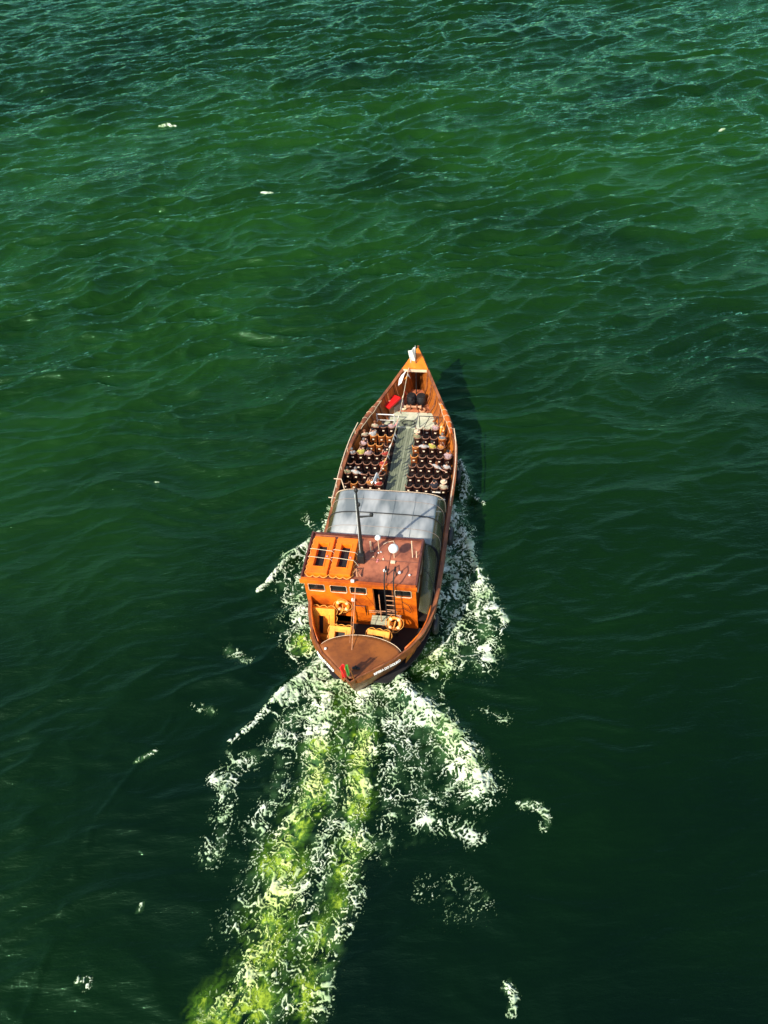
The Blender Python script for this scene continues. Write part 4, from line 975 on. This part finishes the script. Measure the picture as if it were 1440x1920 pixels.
rc = empty('rope_coil', -0.42, 19.45, 1.10); tag(rc, 'pile of coiled brown rope left of the anchor winch', 'rope coil')
q = MB(); q.tube([((0.12 + 0.006 * (i % 15)) * math.cos(i * 0.7), (0.12 + 0.006 * (i % 15)) * math.sin(i * 0.7), 0.03 + i * 0.0016) for i in range(70)], 0.025, 5); q.build('coil', M['rope'], rc)
an = empty('anchor', 0.98, 19.42, 1.10, R(40)); tag(an, 'small rusty anchor lying right of the winch', 'anchor')
q = MB(); q.tube([(0, -0.4, 0.06), (0, 0.3, 0.08)], 0.03, 8); q.tube([(-0.28, 0.12, 0.1), (-0.18, 0.28, 0.06), (0, 0.33, 0.06), (0.18, 0.28, 0.06), (0.28, 0.12, 0.1)], 0.03, 8); q.tube([(-0.2, -0.32, 0.08), (0.2, -0.32, 0.08)], 0.02, 6); q.build('shank', M['rail'], an)
# canvas bundles lashed along the bow shoulders
for side, lab in ((-1, 'rolled orange brown canvas lashed along the port bow rail'), (1, 'rolled orange canvas lashed along the starboard bow rail')):
    o = empty('canvas_roll', 0, 0, 0); tag(o, lab, 'canvas roll', 'canvas rolls along the bow rails')
    random.seed(30 + side); P = []; rr = []
    yy = np.linspace(16.3, 18.5, 16)
    for i, y in enumerate(yy):
        P.append((cx(y) + side * (hw(y) - 0.17 + 0.02 * random.random()), y, zs(y) + 0.15 + 0.02 * random.random())); rr.append((0.06 + 0.09 * math.sin(math.pi * (i + .5) / 16)) * random.uniform(0.85, 1.15))
    q = MB(); q.tube(P, rr, 10); q.build('canvas', M['rail'] if side < 0 else M['orange'], o, smooth=True)
    q = MB()
    for i in range(2, 15, 3):
        c = Vector(P[i]); q.tube([(c.x + (rr[i] + .012) * math.cos(a), c.y, c.z + (rr[i] + .012) * math.sin(a)) for a in np.linspace(0, 2 * math.pi, 12, endpoint=False)], 0.012, 5, closed=True)
    q.tube([(P[i][0] - side * (rr[i] + 0.02), P[i][1], P[i][2]) for i in range(16)], 0.016, 5)
    q.build('lashing', M['rope'], o)

# ---------------------------------------------------------------- chairs
def make_chair(warm):
    o = bpy.data.objects.new('barrel_chair', None); COL.objects.link(o); o.empty_display_size = 0.2
    cm, rm = (M['chair_warm'], M['chair_rim_sheen_warm']) if warm else (M['chair'], M['chair_rim_sheen'])
    q = MB(); q.box((0, 0.02, 0.43), (0.36, 0.38, 0.06), bevel=0.02); q.build('seat', cm, o)
    # barrel back: curved band with a slot in it
    def band(z0, z1, a0, a1, n=12):
        rows = []
        for r_, zz in ((0.205, z0), (0.215, z1), (0.185, z1), (0.178, z0), (0.205, z0)):
            rows.append([(r_ * math.cos(a), 0.02 + r_ * 0.95 * math.sin(a), zz) for a in np.linspace(a0, a1, n)])
        return rows
    q = MB(); q.grid(band(0.66, 0.80, R(175), R(365))); q.grid(band(0.42, 0.54, R(175), R(365)))
    q.grid(band(0.535, 0.665, R(175), R(238), 6)); q.grid(band(0.535, 0.665, R(302), R(365), 6)); q.build('backrest', cm, o, smooth=True)
    MB().tube([(0.20 * math.cos(a), 0.02 + 0.19 * math.sin(a), 0.81) for a in np.linspace(R(170), R(370), 16)], 0.022, 6).build('top_rail', rm, o, smooth=True)
    q = MB(); q.box((0, -0.185, 0.60), (0.11, 0.02, 0.065), Euler((R(-25), 0, 0)).to_matrix(), bevel=0.008); q.build('sunlit_slot_patch', M['slot_light'], o)  # pale patch in the slot, standing in for the sunlit seat behind
    for sx in (-1, 1):
        for sy in (-1, 1): MB().tube([(sx * 0.15, 0.02 + sy * 0.15, 0.41), (sx * 0.17, 0.02 + sy * 0.17, 0.0)], 0.018, 6).build('leg', cm, o)
    return o
ch_dark, ch_warm = make_chair(False), make_chair(True)
first = {False: ch_dark, True: ch_warm}; used = {False: False, True: False}
ORD = ['first', 'second', 'third', 'fourth', 'fifth', 'sixth', 'seventh']
ROWY = [16.86 - 0.772 * k for k in range(7)]
left_n = [3, 4, 4, 5, 5, 5, 5]; right_n = [3, 4, 4, 5, 5, 5, 5]
warm_set = {(-1, 1, 0), (-1, 1, 1), (-1, 1, 2), (-1, 2, 1), (-1, 2, 2), (1, 2, 0), (1, 3, 0), (1, 1, 3), (-1, 4, 0), (-1, 6, 3)}
DZ = 1.0
CH = {}
for side, counts in ((-1, left_n), (1, right_n)):
    for k, n in enumerate(counts):
        for i in range(n):
            wm = (side, k, i) in warm_set
            if not used[wm]: c = first[wm]; used[wm] = True
            else: c = copy_tree(first[wm])
            x = 0.03 + side * (0.80 + i * 0.465); y = ROWY[k] + 0.19
            c.location = b2w(x, y, DZ); c.rotation_euler = (0, 0, -YAW + random.uniform(-0.07, 0.07))
            tag(c, '%s chair, %s from the aisle, %s row from the bow, %s block' % ('orange brown' if wm else 'dark brown', ORD[i], ORD[k], 'port' if side < 0 else 'starboard'), 'chair', 'barrel chairs in rows on the open deck')
            CH[(side, k, i)] = (x, y)

# ---------------------------------------------------------------- people
def skinned(name, verts, edges, rad, mat, parent, root=0, sub=1):
    me = bpy.data.meshes.new(name); me.from_pydata(verts, edges, []); o = bpy.data.objects.new(name, me); COL.objects.link(o)
    s = o.modifiers.new('s', 'SKIN'); s.use_smooth_shade = True
    o.modifiers.new('ss', 'SUBSURF').levels = sub
    for i, v in enumerate(me.skin_vertices[0].data):
        v.radius = (rad[i], rad[i]) if not isinstance(rad[i], tuple) else rad[i]; v.use_root = (i == root)
    bpy.context.view_layer.update()
    m2 = bpy.data.meshes.new_from_object(o.evaluated_get(bpy.context.evaluated_depsgraph_get()))
    bpy.data.objects.remove(o)
    m2.materials.clear(); m2.materials.append(mat)
    o2 = bpy.data.objects.new(name, m2); COL.objects.link(o2)
    if parent: o2.parent = parent
    return o2
POSES = []
def body_mesh(pose):
    V, E, Rr = [], [], []
    def a(p, r, par=None):
        V.append(p); Rr.append(r)
        if par is not None: E.append((par, len(V) - 1))
        return len(V) - 1
    lean = {0: 0.02, 1: 0.10, 2: -0.04}[pose]
    pel = a((0, 0.0, 0.55), 0.12); sp = a((0, lean * .3, 0.74), 0.115, pel); chx = a((0, lean * .8, 0.93), 0.13, sp)
    nk = a((0, lean + 0.01, 1.08), 0.05, chx); nk2 = a((0, lean + 0.02, 1.14), 0.05, nk); hd = a((0, lean + 0.035, 1.21), 0.080, nk2); a((0, lean + 0.03, 1.29), 0.062, hd)
    for s in (-1, 1):
        sh = a((s * 0.17, lean * .9, 1.0), 0.055, chx)
        if pose == 0: el, wr, hn = (s * 0.24, 0.06, 0.76), (s * 0.17, 0.28, 0.66), (s * 0.15, 0.35, 0.645)
        elif pose == 1: el, wr, hn = (s * 0.25, 0.22, 0.80), (s * 0.10, 0.36, 0.92), (s * 0.07, 0.41, 0.95)
        else: el, wr, hn = (s * 0.36, -0.02, 0.88), (s * 0.52, 0.04, 0.84), (s * 0.58, 0.05, 0.83)
        e = a(el, 0.042, sh); w_ = a(wr, 0.028, e); h = a(hn, 0.036, w_)
        d = (Vector(hn) - Vector(wr)).normalized(); lat = Vector((d.y, -d.x, 0)).normalized() if abs(d.z) < .95 else Vector((1, 0, 0))
        for f, (o_, ln) in enumerate(((-0.030, 0.055), (-0.010, 0.068), (0.010, 0.065), (0.030, 0.05))):
            b = a(tuple(Vector(hn) + d * 0.035 + lat * o_), 0.011, h); t = a(tuple(Vector(hn) + d * (0.035 + ln) + lat * o_ * 1.1 + Vector((0, 0, -0.018))), 0.008, b)
        b = a(tuple(Vector(hn) + lat * 0.04 * -s + d * 0.01), 0.012, h); a(tuple(Vector(hn) + lat * 0.062 * -s + d * 0.045), 0.009, b)
        hp = a((s * 0.09, 0.06, 0.53), 0.085, pel); kn = a((s * 0.12, 0.42, 0.53), 0.06, hp); an_ = a((s * 0.12, 0.44, 0.12), 0.038, kn); a((s * 0.13, 0.58, 0.06), 0.035, an_)
    return V, E, Rr
def make_person(pose, shirt, trousers, hair, skin, hat=False):
    o = bpy.data.objects.new('person', None); COL.objects.link(o); o.empty_display_size = 0.2
    V, E, Rr = body_mesh(pose)
    b = skinned('body', V, E, Rr, skin, o)
    # nose and ears welded into the body mesh
    bm = bmesh.new(); bm.from_mesh(b.data); hx = V[5]
    for c, r_ in (((0, hx[1] + 0.095, hx[2] + 0.01), 0.016), ((-0.088, hx[1], hx[2]), 0.02), ((0.088, hx[1], hx[2]), 0.02)):
        g = bmesh.ops.create_icosphere(bm, subdivisions=1, radius=r_); bmesh.ops.translate(bm, verts=g['verts'], vec=c)
    bm.to_mesh(b.data); bm.free()
    idx = [0, 1, 2, 3]; vs = [V[0], V[1], V[2], V[3]]; es = [(0, 1), (1, 2), (2, 3)]; rs = [0.135, 0.135, 0.15, 0.06]
    shs = [i for i, e in enumerate(E) if e[0] == 2 and e[1] != 3]
    for k in shs:
        si = E[k][1]; ei = [e[1] for e in E if e[0] == si][0]
        n = len(vs); vs += [V[si], tuple(Vector(V[si]).lerp(Vector(V[ei]), 0.85))]; es += [(2, n), (n, n + 1)]; rs += [0.07, 0.058]
    skinned('shirt', vs, es, rs, shirt, o)
    vs = [V[0]]; es = []; rs = [0.13]
    for s in (-1, 1):
        n = len(vs); vs += [(s * 0.09, 0.06, 0.53), (s * 0.12, 0.42, 0.53), (s * 0.12, 0.44, 0.2)]; es += [(0, n), (n, n + 1), (n + 1, n + 2)]; rs += [0.098, 0.074, 0.055]
    skinned('trousers', vs, es, rs, trousers, o)
    q = MB(); q.ball((0, hx[1] - 0.02, hx[2] + 0.052), 0.096, sx=0.98, sy=1.05, sz=0.92, seg=14)
    geom = [v for v in q.bm.verts if v.co.z < hx[2] - 0.02 or (v.co.y > hx[1] + 0.06 and v.co.z < hx[2] + 0.06)]
    bmesh.ops.delete(q.bm, geom=geom, context='VERTS'); q.build('hair', hair, o, smooth=True)
    if hat:
        q = MB(); q.tube([(0, hx[1], hx[2] + 0.07), (0, hx[1], hx[2] + 0.075), (0, hx[1], hx[2] + 0.08), (0, hx[1], hx[2] + 0.17)], [0.19, 0.19, 0.11, 0.09], 16); q.build('hat', M['cream'], o, smooth=True)
    return o
C = lambda n, c: M.setdefault(n, paint(n, tuple(v * .62 for v in c), tuple(v * .22 for v in c), 0.8, 7, 0.4))
cw, ck, cg, cp, cy_, cr_, cgr, cn = C('cloth_white', (0.8, 0.78, 0.74)), C('cloth_khaki', (0.45, 0.42, 0.22)), C('cloth_grey', (0.33, 0.34, 0.33)), C('cloth_pink', (0.75, 0.5, 0.5)), C('cloth_yellow', (0.8, 0.7, 0.12)), C('cloth_red', (0.7, 0.06, 0.03)), C('cloth_orange', (0.85, 0.32, 0.05)), C('cloth_navy', (0.02, 0.02, 0.04))
cc = C('cloth_cream', (0.8, 0.7, 0.48)); hb, hl, hg, hr = C('hair_black', (0.012, 0.01, 0.01)), C('hair_brown', (0.12, 0.05, 0.02)), C('hair_grey', (0.30, 0.27, 0.25)), C('hair_auburn', (0.4, 0.12, 0.03))
S, SD = M['skin'], M['skin_dark']
PEOPLE = [  # side, row, seat, pose, shirt, trousers, hair, skin, hat, label
    (-1, 1, 3, 0, cc, ck, hr, S, False, 'auburn haired person in a cream shirt, outer seat of the second port row'),
    (-1, 0, 2, 0, cc, cn, hr, S, False, 'person in a cream top, outer seat of the front port row'),
    (-1, 1, 2, 1, cw, cn, hb, S, False, 'dark haired person in white raising both hands, second port row'),
    (-1, 0, 1, 2, cn, cn, hb, SD, False, 'person in a dark jacket with arms spread, front port row'),
    (-1, 0, 0, 0, cp, cc, hl, S, False, 'person in a pale pink top, front port row beside the aisle'),
    (-1, 3, 4, 0, cw, cp, hg, S, False, 'grey haired person in white against the port side, fourth row'),
    (-1, 3, 3, 1, cy_, cn, hl, S, False, 'person in a yellow orange top, fourth port row'),
    (-1, 3, 2, 0, cp, cn, hb, S, False, 'person in a pink top, middle of the fourth port row'),
    (-1, 2, 3, 1, cp, cp, hg, S, False, 'person in pale pink leaning forward, outer seat of the third port row'),
    (-1, 5, 4, 0, ck, cn, hb, SD, False, 'person in a dark khaki shirt against the port side, sixth row'),
    (-1, 5, 3, 2, cw, cg, hg, S, False, 'grey haired person in white with arms spread, sixth port row'),
    (-1, 4, 0, 0, cr_, cn, hl, S, False, 'person in a red top beside the aisle, fifth port row'),
    (-1, 3, 0, 1, cr_, cn, hb, S, False, 'person in a red shirt leaning forward by the aisle, fourth port row'),
    (-1, 6, 0, 0, cr_, cgr, hr, S, False, 'auburn haired person in a red top by the aisle, nearest the canopy'),
    (-1, 6, 1, 1, cgr, cn, hl, S, False, 'person in an orange top, nearest the canopy on the port side'),
    (1, 0, 2, 1, cp, cc, hl, S, False, 'person in pale pink, outer seat of the front starboard row'),
    (1, 1, 3, 0, cg, ck, hg, S, False, 'grey haired person in a grey jacket, second starboard row'),
    (1, 1, 0, 0, ck, ck, hl, S, True, 'person in khaki and a sun hat by the aisle, second starboard row'),
    (1, 2, 1, 2, cw, cn, hb, SD, False, 'dark haired person in a white shirt with arms spread, third starboard row'),
    (1, 2, 2, 0, cy_, cn, hb, S, False, 'dark haired person in a yellow shirt, third starboard row'),
    (1, 2, 3, 1, cgr, cy_, hr, S, False, 'auburn haired person in orange, outer seat of the third starboard row'),
    (1, 4, 3, 2, cw, cw, hr, S, False, 'auburn haired person in white with arms spread, fifth starboard row'),
    (1, 4, 4, 0, cw, cp, hl, S, False, 'brown haired person in a white top against the starboard side, fifth row'),
    (1, 3, 4, 1, cp, cn, hb, S, False, 'person in pink leaning forward against the starboard side, fourth row'),
    (1, 6, 3, 1, cn, cw, hb, S, False, 'person in a navy top and white trousers near the canopy, starboard side'),
    (1, 6, 4, 0, cc, cn, hg, S, True, 'person in a cream top and sun hat beside the boarding steps'),
]
protos = {}
for side, k, i, pose, sh, tr, ha, sk, hat, lab in PEOPLE:
    if pose not in protos:
        protos[pose] = make_person(pose, sh, tr, ha, sk, False); p = protos[pose]
    else:
        p = copy_tree(protos[pose])
        for c in p.children:
            b_ = c.name.split('.')[0]
            c.data = c.data.copy(); c.data.materials.clear(); c.data.materials.append({'body': sk, 'shirt': sh, 'trousers': tr, 'hair': ha}[b_])
    if hat:
        hz = body_mesh(pose)[0][5]
        q = MB(); q.tube([(0, hz[1], hz[2] + 0.07), (0, hz[1], hz[2] + 0.078), (0, hz[1], hz[2] + 0.08), (0, hz[1], hz[2] + 0.17)], [0.19, 0.19, 0.11, 0.09], 16); q.build('hat', M['cream'], p, smooth=True)
    x, y = CH[(side, k, i)]
    ps = random.uniform(0.84, 0.96); p.scale = (ps, ps, ps); p.location = b2w(x + random.uniform(-.04, .04), y - 0.02, DZ - 0.01); p.rotation_euler = (0, 0, -YAW + random.uniform(-0.55, 0.55)); tag(p, lab, 'person', 'passengers seated on the open deck')
